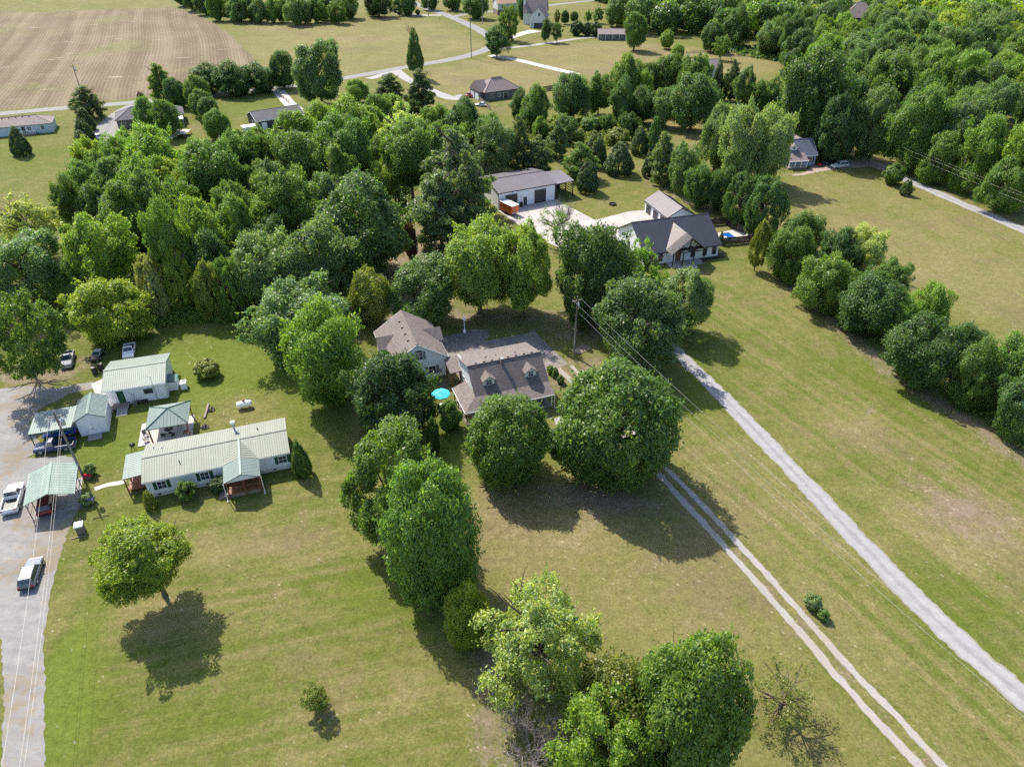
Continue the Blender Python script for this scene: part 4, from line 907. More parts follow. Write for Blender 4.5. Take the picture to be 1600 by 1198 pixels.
def window(P, face, half, u, z, w, h, frame=None, shutter=None, bars=True):
    frame = frame or TRIM; mb = MB(); f = 0.07
    put(mb, face, half, u-w/2-f, u+w/2+f, 0.0, 0.06, z+h/2, z+h/2+f); put(mb, face, half, u-w/2-f, u+w/2+f, 0.0, 0.06, z-h/2-f, z-h/2)
    put(mb, face, half, u-w/2-f, u-w/2, 0.0, 0.06, z-h/2, z+h/2); put(mb, face, half, u+w/2, u+w/2+f, 0.0, 0.06, z-h/2, z+h/2)
    if bars:
        put(mb, face, half, u-w/2, u+w/2, 0.02, 0.05, z-0.025, z+0.025)
        put(mb, face, half, u-0.02, u+0.02, 0.02, 0.048, z-h/2, z+h/2)
    o = mb.build('window', frame, P)
    g = MB(); put(g, face, half, u-w/2, u+w/2, 0.002, 0.018, z-h/2, z+h/2); g.build('pane', GLASS, o)
    if shutter:
        for s in (-1, 1):
            sb = MB(); a = u + s*(w/2+f+0.03); b = a + s*0.42
            put(sb, face, half, min(a, b), max(a, b), 0.0, 0.05, z-h/2-f, z+h/2+f)
            for k in range(5):
                zz = z - h/2 + (k+0.5)*h/5; put(sb, face, half, min(a, b)+0.06, max(a, b)-0.06, 0.05, 0.065, zz-0.07, zz+0.05)
            sb.build('shutter', shutter, P)
    return o
def door(P, face, half, u, w, h, m, z0=0.0, panels=0, name='door'):
    mb = MB(); put(mb, face, half, u-w/2, u+w/2, 0.0, 0.05, z0, z0+h)
    d = mb.build(name, m, P)
    if panels:
        pb = MB()
        for k in range(panels): put(pb, face, half, u-w/2+0.06, u+w/2-0.06, 0.05, 0.07, z0+0.06+k*h/panels, z0+(k+1)*h/panels-0.04)
        pb.build('door_panels', m, d)
    fb = MB(); put(fb, face, half, u-w/2-0.1, u-w/2, 0.0, 0.075, z0, z0+h+0.1); put(fb, face, half, u+w/2, u+w/2+0.1, 0.0, 0.075, z0, z0+h+0.1); put(fb, face, half, u-w/2, u+w/2, 0.0, 0.075, z0+h, z0+h+0.1)
    fb.build('door_frame', TRIM, d)
    if not panels:
        hb = MB(); put(hb, face, half, u+w*0.36, u+w*0.42, 0.05, 0.11, z0+h*0.48, z0+h*0.53); hb.build('handle', STEEL, d)
    return d
def post(P, x, y, z0, z1, m, w=0.14):
    mb = MB(); mb.box(x-w/2, x+w/2, y-w/2, y+w/2, z0, z1); return mb.build('post', m, P)
def railing(P, a, b, z, m, h=0.9):
    a, b = Vector((*a, z)), Vector((*b, z)); L = (b-a).length; r = MB()
    r.tube([a + Vector((0, 0, h)), b + Vector((0, 0, h))], 0.05, 4); r.tube([a + Vector((0, 0, 0.12)), b + Vector((0, 0, 0.12))], 0.04, 4)
    o = r.build('railing', m, P); n = max(2, int(L/0.28)); sb = MB()
    for i in range(n+1):
        p = a.lerp(b, i/n); sb.tube([p + Vector((0, 0, 0.1)), p + Vector((0, 0, h))], 0.028, 4)
    sb.build('balusters', m, o)['kind'] = 'stuff'

# ------------------------------------------------------------------ 1 the long home with the sage metal roof
P = thing('manufactured_home', 'long white home with sage green metal roof and dark green shutters', 'house', (-39.73, 73.44, 0), R(19.16))
gable_roof(P, 18.36, 8.07, 2.89, 3.81, SAGE, ribs=0.3)
gable_walls(P, 17.75, 7.5, 18.36, 8.07, 2.89, 3.81, WHITE, z0=0.55)
mb = MB(); mb.box(-8.84, 8.84, -3.72, 3.72, 0, 0.549); mb.build('skirting', mat('skirting_panels', (0.55, 0.53, 0.52), 0.7, var=0.2, scale=2), P)
for i in range(6):
    mb = MB(); mb.box(-7.9+i*2.9, -7.5+i*2.9, -3.75, -3.722, 0.2, 0.4); mb.build('vent', BLACKP, P)
for u in (-7.05, -1.83, 8.05): window(P, 'F', 3.75, u, 1.75, 1.0, 1.15, shutter=GREENP)
window(P, 'R', 8.875, 1.2, 1.75, 0.9, 1.1)
window(P, 'B', 3.75, 4.0, 1.75, 0.9, 1.1); window(P, 'B', 3.75, -4.0, 1.75, 0.9, 1.1)
door(P, 'F', 3.75, 2.9, 0.95, 2.0, GREENP, 0.75)
mb = MB(); mb.lathe((2.4, 2.7, 3.1), [(0.16, 0), (0.16, 1.45)], 12); c = mb.build('chimney_flue', STEEL, P, True)
mb = MB(); mb.lathe((2.4, 2.7, 4.5), [(0.2, 0), (0.34, 0.06), (0.34, 0.32), (0.2, 0.40)], 12); mb.build('flue_cap', TRIM, c, True)
mb = MB(); mb.lathe((2.4, 2.7, 3.12), [(0.36, 0), (0.36, 0.12), (0.2, 0.26)], 12); mb.build('flashing', TRIM, c, True)
for x, y in ((-8.0, 2.4), (-6.9, 1.9), (-4.6, -1.9), (5.4, 1.7)):
    mb = MB(); z = 3.81 - abs(y)*0.228; mb.lathe((x, y, z-0.05), [(0.07, 0), (0.07, 0.4), (0.09, 0.42)], 8); mb.build('vent_pipe', TRIM if x < -5 else BLACKP, P)
# porch gable: rear part sage, front part teal
mb = MB()
for s in (-1, 1):
    x = 2.92 + s*2.27; mb.add([(x, -3.98, 2.93), (2.92, -3.98, 3.83), (2.92, -0.1, 3.83), (x, -3.98, 2.83), (2.92, -3.98, 3.73), (2.92, -0.1, 3.73)], [(0, 1, 2), (5, 4, 3), (0, 3, 4, 1), (1, 4, 5, 2), (2, 5, 3, 0)])
    for k in range(1, 8):
        u = k/8; y = -3.98 + 3.88*u; mb.tube([(x + (2.92-x)*u, y, 2.935+0.9*u), (2.92, y, 3.85)], 0.02, 4)
pr = mb.build('porch_roof_rear', SAGE, P)
mb = MB()
for s in (-1, 1):
    x = 2.92 + s*2.27
    t4 = [(x, -7.6, 2.88), (2.92, -7.6, 3.82), (2.92, -3.99, 3.82), (x, -3.99, 2.88)]; mb.hexa([(q[0], q[1], q[2]-0.1) for q in t4], t4)
    for k in range(13):
        y = -7.57 + k*0.295; mb.tube([(x, y, 2.89), (2.92, y, 3.83)], 0.02, 4)
pf = mb.build('porch_roof', TEAL, P)
mb = MB(); mb.box(2.80, 3.04, -7.62, -0.1, 3.84, 3.88); mb.build('ridge_cap', MINT, pf)
mb = MB(); mb.prism([(0.75, 2.80), (5.09, 2.80), (2.92, 3.70)], -7.5, -7.44, 'y'); mb.build('porch_gable', WHITE, P)
mb = MB(); mb.box(0.85, 5.0, -7.3, -3.76, 0.62, 0.75); mb.build('porch_floor', WOOD, P)
mb = MB(); mb.box(0.95, 4.9, -7.22, -7.16, 0.02, 0.62); mb.box(0.95, 1.01, -7.16, -3.8, 0.02, 0.62); mb.box(4.84, 4.9, -7.16, -3.8, 0.02, 0.62); mb.build('lattice', GREYWOOD, P)
for x in (0.92, 2.95, 4.95): post(P, x, -7.3, 0, 2.78, WOOD)
railing(P, (1.0, -7.3), (4.9, -7.3), 0.75, WOOD); railing(P, (4.95, -7.2), (4.95, -3.9), 0.75, WOOD); railing(P, (0.92, -5.2), (0.92, -3.9), 0.75, WOOD)
for i in range(4):
    mb = MB(); mb.box(0.5-i*0.3, 0.82-i*0.3, -7.1, -5.6, 0, 0.6-i*0.15); mb.build('step', GREYWOOD, P)
for x in (0.62, 5.22):
    mb = MB(); mb.tube([(x, -7.62, 2.8), (x, -7.6, 0.3), (x, -8.0, 0.1)], 0.05, 6); mb.build('downspout', TRIM, P)
# side porch
mb = MB(); t4 = [(-11.65, -2.15, 2.60), (-9.19, -2.15, 2.78), (-9.19, 3.05, 2.78), (-11.65, 3.05, 2.60)]; mb.hexa([(q[0], q[1], q[2]-0.1) for q in t4], t4)
for k in range(14):
    y = -2.1 + k*0.39; mb.tube([(-11.65, y, 2.61), (-9.19, y, 2.79)], 0.02, 4)
mb.build('side_porch_roof', TEAL, P)
mb = MB(); mb.box(-11.5, -8.9, -2.0, 2.9, 0.5, 0.62); mb.build('side_porch_floor', WOOD, P)
for x, y in ((-11.5, -2.0), (-9.3, -2.0), (-11.5, 0.4), (-11.5, 2.9)): post(P, x, y, 0, 2.52, WOOD)
railing(P, (-11.5, -2.0), (-9.4, -2.0), 0.62, WOOD); railing(P, (-11.5, 0.5), (-11.5, 2.8), 0.62, WOOD)
# ------------------------------------------------------------------ 2 pavilion
P = thing('pavilion', 'open pavilion with teal hipped metal roof on brown posts over a slab', 'pavilion', (-49.42, 81.1, 0), R(17))
mb = MB(); a = 2.82; b = [(-a, -a, 2.7), (a, -a, 2.7), (a, a, 2.7), (-a, a, 2.7)]; ap = (0.2, -0.1, 3.95)
mb.add(b + [ap] + [(q[0], q[1], 2.58) for q in b], [(0, 1, 4), (1, 2, 4), (2, 3, 4), (3, 0, 4), (8, 7, 6, 5), (0, 5, 6, 1), (1, 6, 7, 2), (2, 7, 8, 3), (3, 8, 5, 0)])
for i in range(4):
    p, q = Vector(b[i]), Vector(b[(i+1) % 4]); A = Vector(ap)
    for k in range(1, 12):
        u = k/12; e = p.lerp(q, u); f = min(u, 1-u)*2; mid = p.lerp(q, 0.5); end = e + (A - mid)*f; mb.tube([e + Vector((0, 0, 0.015)), end + Vector((0, 0, 0.015))], 0.022, 4)
r = mb.build('roof', TEAL, P)
for q in b:
    mb = MB(); mb.tube([(q[0], q[1], q[2]+0.03), (ap[0], ap[1], ap[2]+0.04)], 0.07, 5); mb.build('hip_cap', TEALP, r)
for x in (-2.5, 2.5):
    for y in (-2.5, 2.5): post(P, x, y, 0.1, 2.6, WOOD, 0.18)
for s in (-1, 1):
    mb = MB(); mb.box(-2.6, 2.6, s*2.5-0.08, s*2.5+0.08, 2.36, 2.57); mb.build('beam', WOOD, P)
    mb = MB(); mb.box(s*2.5-0.08, s*2.5+0.08, -2.41, 2.41, 2.36, 2.57); mb.build('beam', WOOD, P)
mb = MB(); mb.box(-4.5, 2.75, -2.75, 2.7, 0, 0.1); mb.build('slab', CONC, P)
def chair(label, loc, rz, m):
    C = thing('patio_chair', label, 'chair', loc, rz, 'patio chairs of the pavilion')
    mb = MB(); mb.box(-0.27, 0.27, -0.27, 0.27, 0.38, 0.44); mb.build('seat', m, C)
    mb = MB(); mb.hexa([(-0.27, 0.24, 0.44), (0.27, 0.24, 0.44), (0.27, 0.29, 0.44), (-0.27, 0.29, 0.44)], [(-0.25, 0.38, 0.95), (0.25, 0.38, 0.95), (0.25, 0.42, 0.95), (-0.25, 0.42, 0.95)]); mb.build('backrest', m, C)
    for x in (-0.24, 0.24):
        for y in (-0.24, 0.24):
            mb = MB(); mb.box(x-0.025, x+0.025, y-0.025, y+0.025, 0, 0.38); mb.build('leg', BLACKP, C)
def local(c, rot, x, y, z=0.0):
    return (c[0] + math.cos(rot)*x - math.sin(rot)*y, c[1] + math.sin(rot)*x + math.cos(rot)*y, z)
pc, prt = (-49.42, 81.1), R(17)
for (x, y, rz, l, m) in [(-3.6, -0.6, 0.6, 'grey patio chair on the open left end of the slab, rear', GREYWOOD), (-3.4, -1.9, 2.2, 'grey patio chair on the open left end of the slab, front', GREYWOOD), (-1.1, -1.6, 3.0, 'black patio chair under the pavilion, front left', BLACKP), (0.2, -1.9, 3.4, 'black patio chair under the pavilion, front middle', BLACKP), (0.9, 0.2, 0.2, 'teal patio chair deep under the pavilion', TEALP), (1.9, -1.7, 4.4, 'brown patio chair at the front right post', WOOD)]:
    chair(l, local(pc, prt, x, y, 0.1), prt + rz, m)
T = thing('patio_table', 'dark round patio table under the teal pavilion roof', 'table', local(pc, prt, -0.4, -0.7, 0.1), 0)
mb = MB(); mb.lathe((0, 0, 0.68), [(0.6, 0), (0.62, 0.02), (0.6, 0.05)], 16); mb.build('table_top', BLACKP, T)
mb = MB(); mb.lathe((0, 0, 0), [(0.3, 0), (0.28, 0.04), (0.05, 0.08), (0.05, 0.68)], 10); mb.build('pedestal', BLACKP, T)
# ------------------------------------------------------------------ 3 white workshop
P = thing('workshop', 'white workshop with pale green ribbed metal roof and dark green door', 'shed', (-58.39, 91.68, 0), R(16.67))
SAGE2 = mat('pale_green_metal_roof', (0.19, 0.225, 0.198), 0.6, 0.0, var=0.13, scale=0.6, fine=0.05, streak=(2.5, 0.15, 0.15))
gable_roof(P, 8.95, 8.84, 3.02, 4.09, SAGE2, ribs=0.28); gable_walls(P, 8.3, 8.0, 8.95, 8.84, 3.02, 4.09, WHITE)
door(P, 'F', 4.0, -2.2, 1.0, 2.1, GREENP, 0.45); window(P, 'F', 4.0, 1.7, 1.75, 1.15, 0.75, TEALP, bars=False)
mb = MB(); mb.box(-3.6, -1.3, -5.6, -4.06, 0.2, 0.44); mb.build('landing', GREYWOOD, P)
mb = MB(); mb.hexa([(-2.9, -7.0, 0.02), (-1.4, -7.0, 0.02), (-1.4, -5.61, 0.02), (-2.9, -5.61, 0.02)], [(-2.9, -7.0, 0.06), (-1.4, -7.0, 0.06), (-1.4, -5.61, 0.42), (-2.9, -5.61, 0.42)]); mb.build('ramp', CONC2, P)
mb = MB(); mb.box(-0.8, 1.2, -4.55, -4.06, 0.0, 0.45); mb.build('planter_bench', DKWOOD, P)
mb = MB(); mb.box(4.16, 5.5, -2.2, -0.2, 0, 1.5); mb.build('side_bay', WHITE, P)
mb = MB(); t4 = [(4.16, -2.35, 1.9), (5.62, -2.35, 1.6), (5.62, -0.05, 1.6), (4.16, -0.05, 1.9)]; mb.hexa([(q[0], q[1], q[2]-0.08) for q in t4], t4); mb.build('side_bay_roof', TEALP, P)
mb = MB(); mb.tube([(2.6, -4.15, 0), (2.6, -4.15, 4.4)], 0.04, 6); mb.tube([(2.2, -4.15, 4.3), (3.0, -4.15, 4.3)], 0.02, 4); mb.build('antenna_mast', STEEL, P)
mb = MB(); mb.tube([(4.1, -4.05, 2.8), (4.1, -4.05, 0.1)], 0.05, 6); mb.build('downspout', TRIM, P)
L = thing('step_ladder', 'grey step ladder leaning on the white workshop front', 'ladder', local((-58.39, 91.68), R(16.67), -0.45, -4.75), R(16.67))
for x in (-0.22, 0.22):
    mb = MB(); mb.tube([(x, -0.25, 0), (x*0.7, 0.42, 1.9)], 0.035, 4); mb.build('stile', STEEL, L)
for k in range(6):
    mb = MB(); u = (k+0.6)/6.5; mb.tube([(-0.2, -0.25+0.67*u, 1.9*u), (0.2, -0.25+0.67*u, 1.9*u)], 0.025, 4); mb.build('rung', STEEL, L)
A = thing('cooling_unit', 'white box-shaped cooling unit at the right end of the workshop', 'air conditioner', local((-58.39, 91.68), R(16.67), 6.35, -1.9), R(16.67))
mb = MB(); mb.box(-0.45, 0.45, -0.6, 0.6, 0, 1.15); mb.build('casing', TRIM, A, bevel=0.04)
mb = MB(); mb.lathe((0, 0.1, 1.15), [(0.32, 0), (0.32, 0.03), (0.05, 0.04)], 14); mb.build('fan_grille', BLACKP, A)
# ------------------------------------------------------------------ 4 garden shed, 5 lean-to, 6 carport
P = thing('garden_shed', 'small white shed with teal gable roof and white double door', 'shed', (-61.2, 82.49, 0), R(110.7))
gable_roof(P, 5.49, 4.1, 2.8, 3.81, TEAL, ribs=0.3, cap=MINT); gable_walls(P, 5.1, 3.65, 5.49, 4.1, 2.8, 3.81, WHITE)
for s in (-1, 1):
    mb = MB(); put(mb, 'L', 2.55, s*0.42-0.40, s*0.42+0.40, 0, 0.05, 0.1, 2.0); d = mb.build('door', TRIM, P)
    hb = MB(); put(hb, 'L', 2.55, s*0.12-0.03, s*0.12+0.03, 0.05, 0.1, 1.0, 1.12); hb.build('handle', BLACKP, d)
mb = MB(); mb.hexa([(-4.0, -0.9, 0.01), (-2.62, -0.9, 0.01), (-2.62, 0.9, 0.01), (-4.0, 0.9, 0.01)], [(-4.0, -0.9, 0.05), (-2.62, -0.9, 0.16), (-2.62, 0.9, 0.16), (-4.0, 0.9, 0.05)]); mb.build('ramp', CONC2, P)
P = thing('lean_to_carport', 'low teal metal lean-to roof beside the small white shed, blue car below', 'carport', (-65.4, 80.2, 0), R(16))
mb = MB(); t4 = [(-2.9, -2.5, 2.35), (2.65, -2.5, 2.55), (2.65, 2.2, 2.95), (-2.9, 2.2, 2.75)]; mb.hexa([(q[0], q[1], q[2]-0.08) for q in t4], t4)
for k in range(19):
    u = k/18; a, b = Vector(t4[0]).lerp(Vector(t4[1]), u), Vector(t4[3]).lerp(Vector(t4[2]), u); mb.tube([a + Vector((0, 0, 0.01)), b + Vector((0, 0, 0.01))], 0.02, 4)
mb.build('roof', TEAL, P)
mb = MB(); mb.box(-2.9, 2.65, -2.56, -2.51, 2.1, 2.42); mb.build('fascia', TEALP, P)
for x in (-2.75, -0.1, 2.5):
    for y in (-2.35, 2.05): post(P, x, y, 0, 2.36 + (y+2.5)*0.08, DKWOOD, 0.1)
P = thing('metal_carport', 'faded mint green metal carport sheltering a dark red car', 'carport', (-58.71, 66.90, 0), R(113.2))
gable_roof(P, 6.53, 5.6, 2.67, 3.55, MINT, t=0.06, cap=MINT)
mb = MB()
for k in range(20):
    x = -3.2 + k*0.336
    for s in (-1, 1): mb.tube([(x, s*2.8, 2.68), (x, 0, 3.56)], 0.022, 4)
mb.build('roof_ribs', MINT, P)['kind'] = 'stuff'
for x in (-3.1, -1.0, 1.05, 3.1):
    for s in (-1, 1): post(P, x, s*2.62, 0, 2.64, GREYWOOD, 0.09)
    mb = MB(); mb.tube([(x, -2.62, 2.60), (x, 0, 3.42), (x, 2.62, 2.60)], 0.04, 4); mb.build('truss', GREYWOOD, P)
for s in (-1, 1):
    for z in (0.9, 1.9):
        mb = MB(); mb.box(-3.1, 3.1, s*2.62-0.03, s*2.62+0.03, z-0.05, z+0.05); mb.build('side_rail', GREYWOOD, P)
patch('carport_floor', None, CONC2, 0.03, 0.0, 31, world=[local((-58.71, 66.9), R(113.2), a, b)[:2] for a, b in ((-3.1, -2.6), (3.3, -2.6), (3.3, 2.6), (-3.1, 2.6))])
# ------------------------------------------------------------------ 7 steep-roofed garage house
P = thing('garage_house', 'steep brown-roofed white garage with small cross gables and arched window', 'house', (-16.64, 98.96, 0), R(109.8))
SL = (6.87-3.61)/4.94
gable_roof(P, 11.53, 9.88, 3.61, 6.87, SHIN); gable_walls(P, 10.9, 9.1, 11.53, 9.88, 3.61, 6.87, WHITE); rake(P, 11.53, 9.88, 3.61, 6.87, TRIM)
for s in (-1, 1):
    mb = MB(); x0, hw, zr, ze = 0.95, 2.0, 5.35, 3.95; yo, yi = s*5.35, s*2.1
    for q in (-1, 1):
        t4 = [(x0+q*hw, yo, ze), (x0, yo, zr), (x0, yi, zr), (x0+q*hw, s*4.3, ze)]
        if q*s > 0: t4 = t4[::-1]
        mb.hexa([(v[0], v[1], v[2]-0.12) for v in t4], t4)
    mb.build('dormer_roof', SHIN, P)
    mb = MB(); y0, y1 = sorted((s*3.0, s*5.05)); mb.prism([(x0-1.75, 2.2), (x0+1.75, 2.2), (x0+1.75, 3.95), (x0, 5.1), (x0-1.75, 3.95)], y0, y1, 'y'); mb.build('dormer_wall', WHITE, P)
for i in range(4):
    mb = MB(); x = -3.2 + i*2.1; z = 6.87 - 0.9*SL; mb.hexa([(x-0.16, 0.72, z+0.1), (x+0.16, 0.72, z+0.1), (x+0.16, 1.08, z-0.1), (x-0.16, 1.08, z-0.1)], [(x-0.13, 0.76, z+0.26), (x+0.13, 0.76, z+0.26), (x+0.13, 1.06, z+0.16), (x-0.13, 1.06, z+0.16)]); mb.build('roof_vent', BLACKP, P)
GREYSH = mat('grey_shutter_paint', (0.22, 0.235, 0.25), 0.6, var=0.1)
w = window(P, 'L', 5.45, -0.2, 4.45, 1.1, 1.35, shutter=GREYSH)
mb = MB(); mb.prism([(-0.2+0.62*math.cos(a), 5.18+0.35*math.sin(a)) for a in np.linspace(0, math.pi, 9)], -5.5, -5.45, 'x'); mb.build('arch', GLASS, w)
window(P, 'L', 5.45, -2.15, 1.5, 1.1, 1.35, shutter=GREYSH); window(P, 'L', 5.45, 1.8, 1.5, 1.1, 1.35, shutter=GREYSH)
mb = MB(); put(mb, 'L', 5.45, -3.6, -3.3, 0, 0.2, 0.9, 1.5); mb.build('meter_box', STEEL, P)
# ------------------------------------------------------------------ 8 main house with wraparound porch and two dormers
MHC, MHR = (-1.15, 89.95), R(20)
P = thing('dormer_house', 'brown-shingled house with two white dormers and wraparound porch', 'house', (*MHC, 0), MHR)
mb = MB(); e = 5.9; t = 0.16
mb.prism([(-3.6, 3.40), (-3.6, 3.40-t), (0, 6.5-t), (6.35, 4.6-t), (6.35, 4.6), (0, 6.5)], -e, e, 'x'); r = mb.build('roof', SHIN, P)
mb = MB(); mb.tube([(-e, 0, 6.5), (e, 0, 6.5)], 0.1, 6); mb.build('ridge_cap', SHIN, r)
mb = MB(); mb.add([(-e, -3.6, 3.39), (e, -3.6, 3.39), (e+0.05, -5.85, 2.5), (-8.1, -5.85, 2.5), (-8.1, 0.9, 2.5), (-e, 0.9, 3.39)], [(3, 2, 1, 0), (4, 3, 0, 5)])
k = len(mb.v); mb.add([(v[0], v[1], v[2]-0.14) for v in mb.v[:6]], [(0, 1, 2, 3), (5, 0, 3, 4)]); mb.f += [(3, 9, 8, 2), (4, 10, 9, 3), (2, 8, 7, 1), (5, 11, 10, 4)]; mb.mi += [0]*4
mb.build('porch_roof', SHIN, P)
mb = MB(); mb.box(-8.15, 5.98, -5.91, -5.852, 2.3, 2.48); mb.box(-8.16, -8.102, -5.85, 0.95, 2.3, 2.48); mb.build('fascia', TRIM, P)
mb = MB(); mb.prism([(-3.55, 0.3), (6.0, 0.3), (6.0, 4.52), (0, 6.3), (-3.55, 3.22)], -5.55, 5.55, 'x'); mb.build('wall', WHITE, P)
mb = MB(); mb.box(-5.6, 5.6, -3.6, 6.05, 0, 0.299); mb.build('foundation', BRICK, P)
mb = MB(); mb.box(-7.9, 5.6, -5.7, -3.62, 0, 0.3); mb.box(-7.9, -5.62, -3.62, 0.8, 0, 0.3); mb.build('porch_floor', GREYWOOD, P)
for x in (-7.85, -5.2, -2.6, 0.1, 2.8, 5.55): post(P, x, -5.65, 0.3, 2.36, TRIM if x > 5 else WOOD, 0.15)
for y in (-3.4, -1.2, 0.75): post(P, -7.85, y, 0.3, 2.36, WOOD, 0.15)
mb = MB(); mb.tube([(5.9, -5.95, 2.4), (5.9, -5.9, 0.3), (6.1, -6.5, 0.08)], 0.05, 6); mb.build('downspout', TRIM, P)
for dx in (-3.35, 3.3):
    D = MB(); D.prism([(dx-0.88, 4.0), (dx+0.88, 4.0), (dx+0.88, 5.12), (dx, 5.72), (dx-0.88, 5.12)], -2.55, -0.9, 'y'); d = D.build('dormer', TRIM, P)
    rb = MB()
    for q in (-1, 1):
        t4 = [(dx+q*1.05, -2.75, 5.06), (dx, -2.75, 5.84), (dx, -0.6, 5.84), (dx+q*1.05, -1.45, 5.06)]
        if q > 0: t4 = t4[::-1]
        rb.hexa([(v[0], v[1], v[2]-0.09) for v in t4], t4)
    rb.build('dormer_roof', SHIN, d); window(P, 'F', 2.55, dx, 4.72, 0.8, 0.85)
mb = MB(); mb.box(-0.75, -0.35, -0.65, -0.25, 5.9, 7.0); c = mb.build('chimney', BRICK, P); mb = MB(); mb.box(-0.82, -0.28, -0.72, -0.18, 7.0, 7.1); mb.build('chimney_cap', CONC2, c)
for i in range(8):
    mb = MB(); x = -4.4 + i*1.28; mb.hexa([(x-0.17, 0.15, 6.47), (x+0.17, 0.15, 6.47), (x+0.17, 0.5, 6.36), (x-0.17, 0.5, 6.36)], [(x-0.14, 0.18, 6.66), (x+0.14, 0.18, 6.66), (x+0.14, 0.48, 6.54), (x-0.14, 0.48, 6.54)]); mb.build('roof_vent', BLACKP, P)
for x, y in ((-2.2, 2.4), (-0.6, 2.3), (2.4, 1.9)):
    mb = MB(); mb.lathe((x, y, 6.5-0.3*y-0.1), [(0.06, 0), (0.06, 0.4)], 8); mb.build('vent_pipe', BLACKP, P)
for y in (2.0, 3.4, 4.8): window(P, 'L', 5.55, y, 1.8, 0.8, 1.4)
for u in (-3.5, -1.2, 3.4): window(P, 'F', 3.55, u, 1.7, 0.9, 1.4)
door(P, 'F', 3.55, 1.1, 0.95, 2.05, WOOD, 0.3)
for u in (1.5, 4.0): window(P, 'R', 5.55, u, 1.8, 0.9, 1.4)
window(P, 'R', 5.55, 1.2, 4.4, 0.8, 1.1)
mb = MB(); t4 = [(-7.4, 4.4, 2.75), (-5.57, 4.4, 2.9), (-5.57, 7.9, 3.5), (-7.4, 7.9, 3.3)]; mb.hexa([(q[0], q[1], q[2]-0.13) for q in t4], t4)
t4 = [(-5.565, 6.36, 4.1), (-0.9, 6.36, 4.4), (-0.9, 7.8, 3.95), (-5.565, 7.8, 3.6)]; mb.hexa([(q[0], q[1], q[2]-0.13) for q in t4], t4); mb.build('breezeway_roof', SHIN, P)
for x, y in ((-7.2, 4.6), (-7.2, 7.6), (-5.75, 4.6), (-5.75, 7.6), (-1.1, 7.6)): post(P, x, y, 0, 2.7, WOOD, 0.16)
mb = MB(); mb.prism([(2.6, 4.4), (6.0, 4.4), (6.0, 5.0), (4.2, 5.5)], -5.62, -5.56, 'x'); mb.build('gable_trim', TRIM, P)
# ------------------------------------------------------------------ 9 black-roofed white house with timber gable, garage wing, pool court
WC, WR_ = (33.83, 144.6), R(16.74)
P = thing('timber_gable_house', 'white house with charcoal metal roof and timber-framed entrance gable', 'house', (*WC, 0), WR_)
gable_roof(P, 18.03, 14.49, 2.71, 6.96, DKROOF, ribs=0.42); gable_walls(P, 17.3, 13.6, 18.03, 14.49, 2.71, 6.96, WHITE); rake(P, 18.03, 14.49, 2.71, 6.96, DKROOF)
PGR = mat('pale_grey_metal_roof', (0.20, 0.172, 0.165), 0.6, 0.0, var=0.1, scale=0.5)
mb = MB(); cx, hw, yf, zr, ze = 0.25, 4.15, -9.5, 6.3, 3.0; sm = (6.96-2.71)/7.245
yr = -(6.96 - zr)/sm - 0.0; ye = -(6.96 - ze)/sm
for q in (-1, 1):
    t4 = [(cx+q*hw, yf, ze), (cx, yf, zr), (cx, yr, zr+0.02), (cx+q*hw, ye, ze+0.02)]
    if q > 0: t4 = t4[::-1]
    mb.hexa([(v[0], v[1], v[2]-0.12) for v in t4], t4)
    for k in range(24):
        u = k/23; y = yf + (ye - yf)*u; y2 = y
        mb.tube([(cx+q*hw, y, ze+0.015), (cx, y2, zr+0.015)], 0.03, 4)
    for k in range(1, 16):
        u = k/16; y = ye + (yr - ye)*u; mb.tube([(cx+q*hw*(1-u), y, ze+(zr-ze)*u+0.015), (cx, y, zr+0.015)], 0.03, 4)
mb.build('entrance_roof', [PGR], P)
gb = MB(); gb.prism([(cx-3.7, 2.95), (cx+3.7, 2.95), (cx, 5.95)], -6.9, -6.83, 'y'); gb.build('gable_panel', WHITE, P)
for a, b in (((-3.75, 3.0), (3.75, 3.0)), ((-2.0, 3.05), (0, 4.4)), ((2.0, 3.05), (0, 4.4)), ((0, 3.05), (0, 6.0)), ((-3.9, 2.95), (0, 6.15)), ((3.9, 2.95), (0, 6.15)), ((0, 3.1), (-1.75, 4.6)), ((0, 3.1), (1.75, 4.6))):
    tb = MB(); tb.tube([(cx+a[0], -9.2, a[1]), (cx+b[0], -9.2, b[1])], 0.11, 4); tb.build('truss_beam', DKWOOD, P)
for x in (cx-3.6, cx-1.3, cx+1.1, cx+3.6): post(P, x, -9.2, 0.1, 3.0, DKWOOD, 0.2)
mb = MB(); mb.box(cx-3.9, cx+3.9, -9.5, -6.82, 0, 0.1); mb.build('porch_floor', CONC, P)
door(P, 'F', 6.8, -0.9, 1.3, 2.2, WOOD, 0.1)
for u in (2.6, 5.4, 7.6): window(P, 'F', 6.8, u, 1.45, 0.85, 1.7, DKWOOD)
for u in (-5.0, -7.2): window(P, 'F', 6.8, u, 1.45, 0.85, 1.7, DKWOOD)
for y in (-3.0, 1.0): window(P, 'L', 8.65, y, 1.5, 0.9, 1.5, DKWOOD)
patch('mulch_bed', None, mat('dark_mulch', (0.03, 0.026, 0.026), 0.9, var=0.3), 0.03, 0.1, 33, world=[local(WC, WR_, a, b)[:2] for a, b in ((4.2, -8.3), (9.6, -8.2), (10.6, -6.0), (9.2, -5.6), (8.7, -6.85), (4.2, -6.85))])
P = thing('garage_wing', 'detached white garage with grey ribbed roof and charcoal doors', 'garage', (37.19, 161.65, 0), R(107.6))
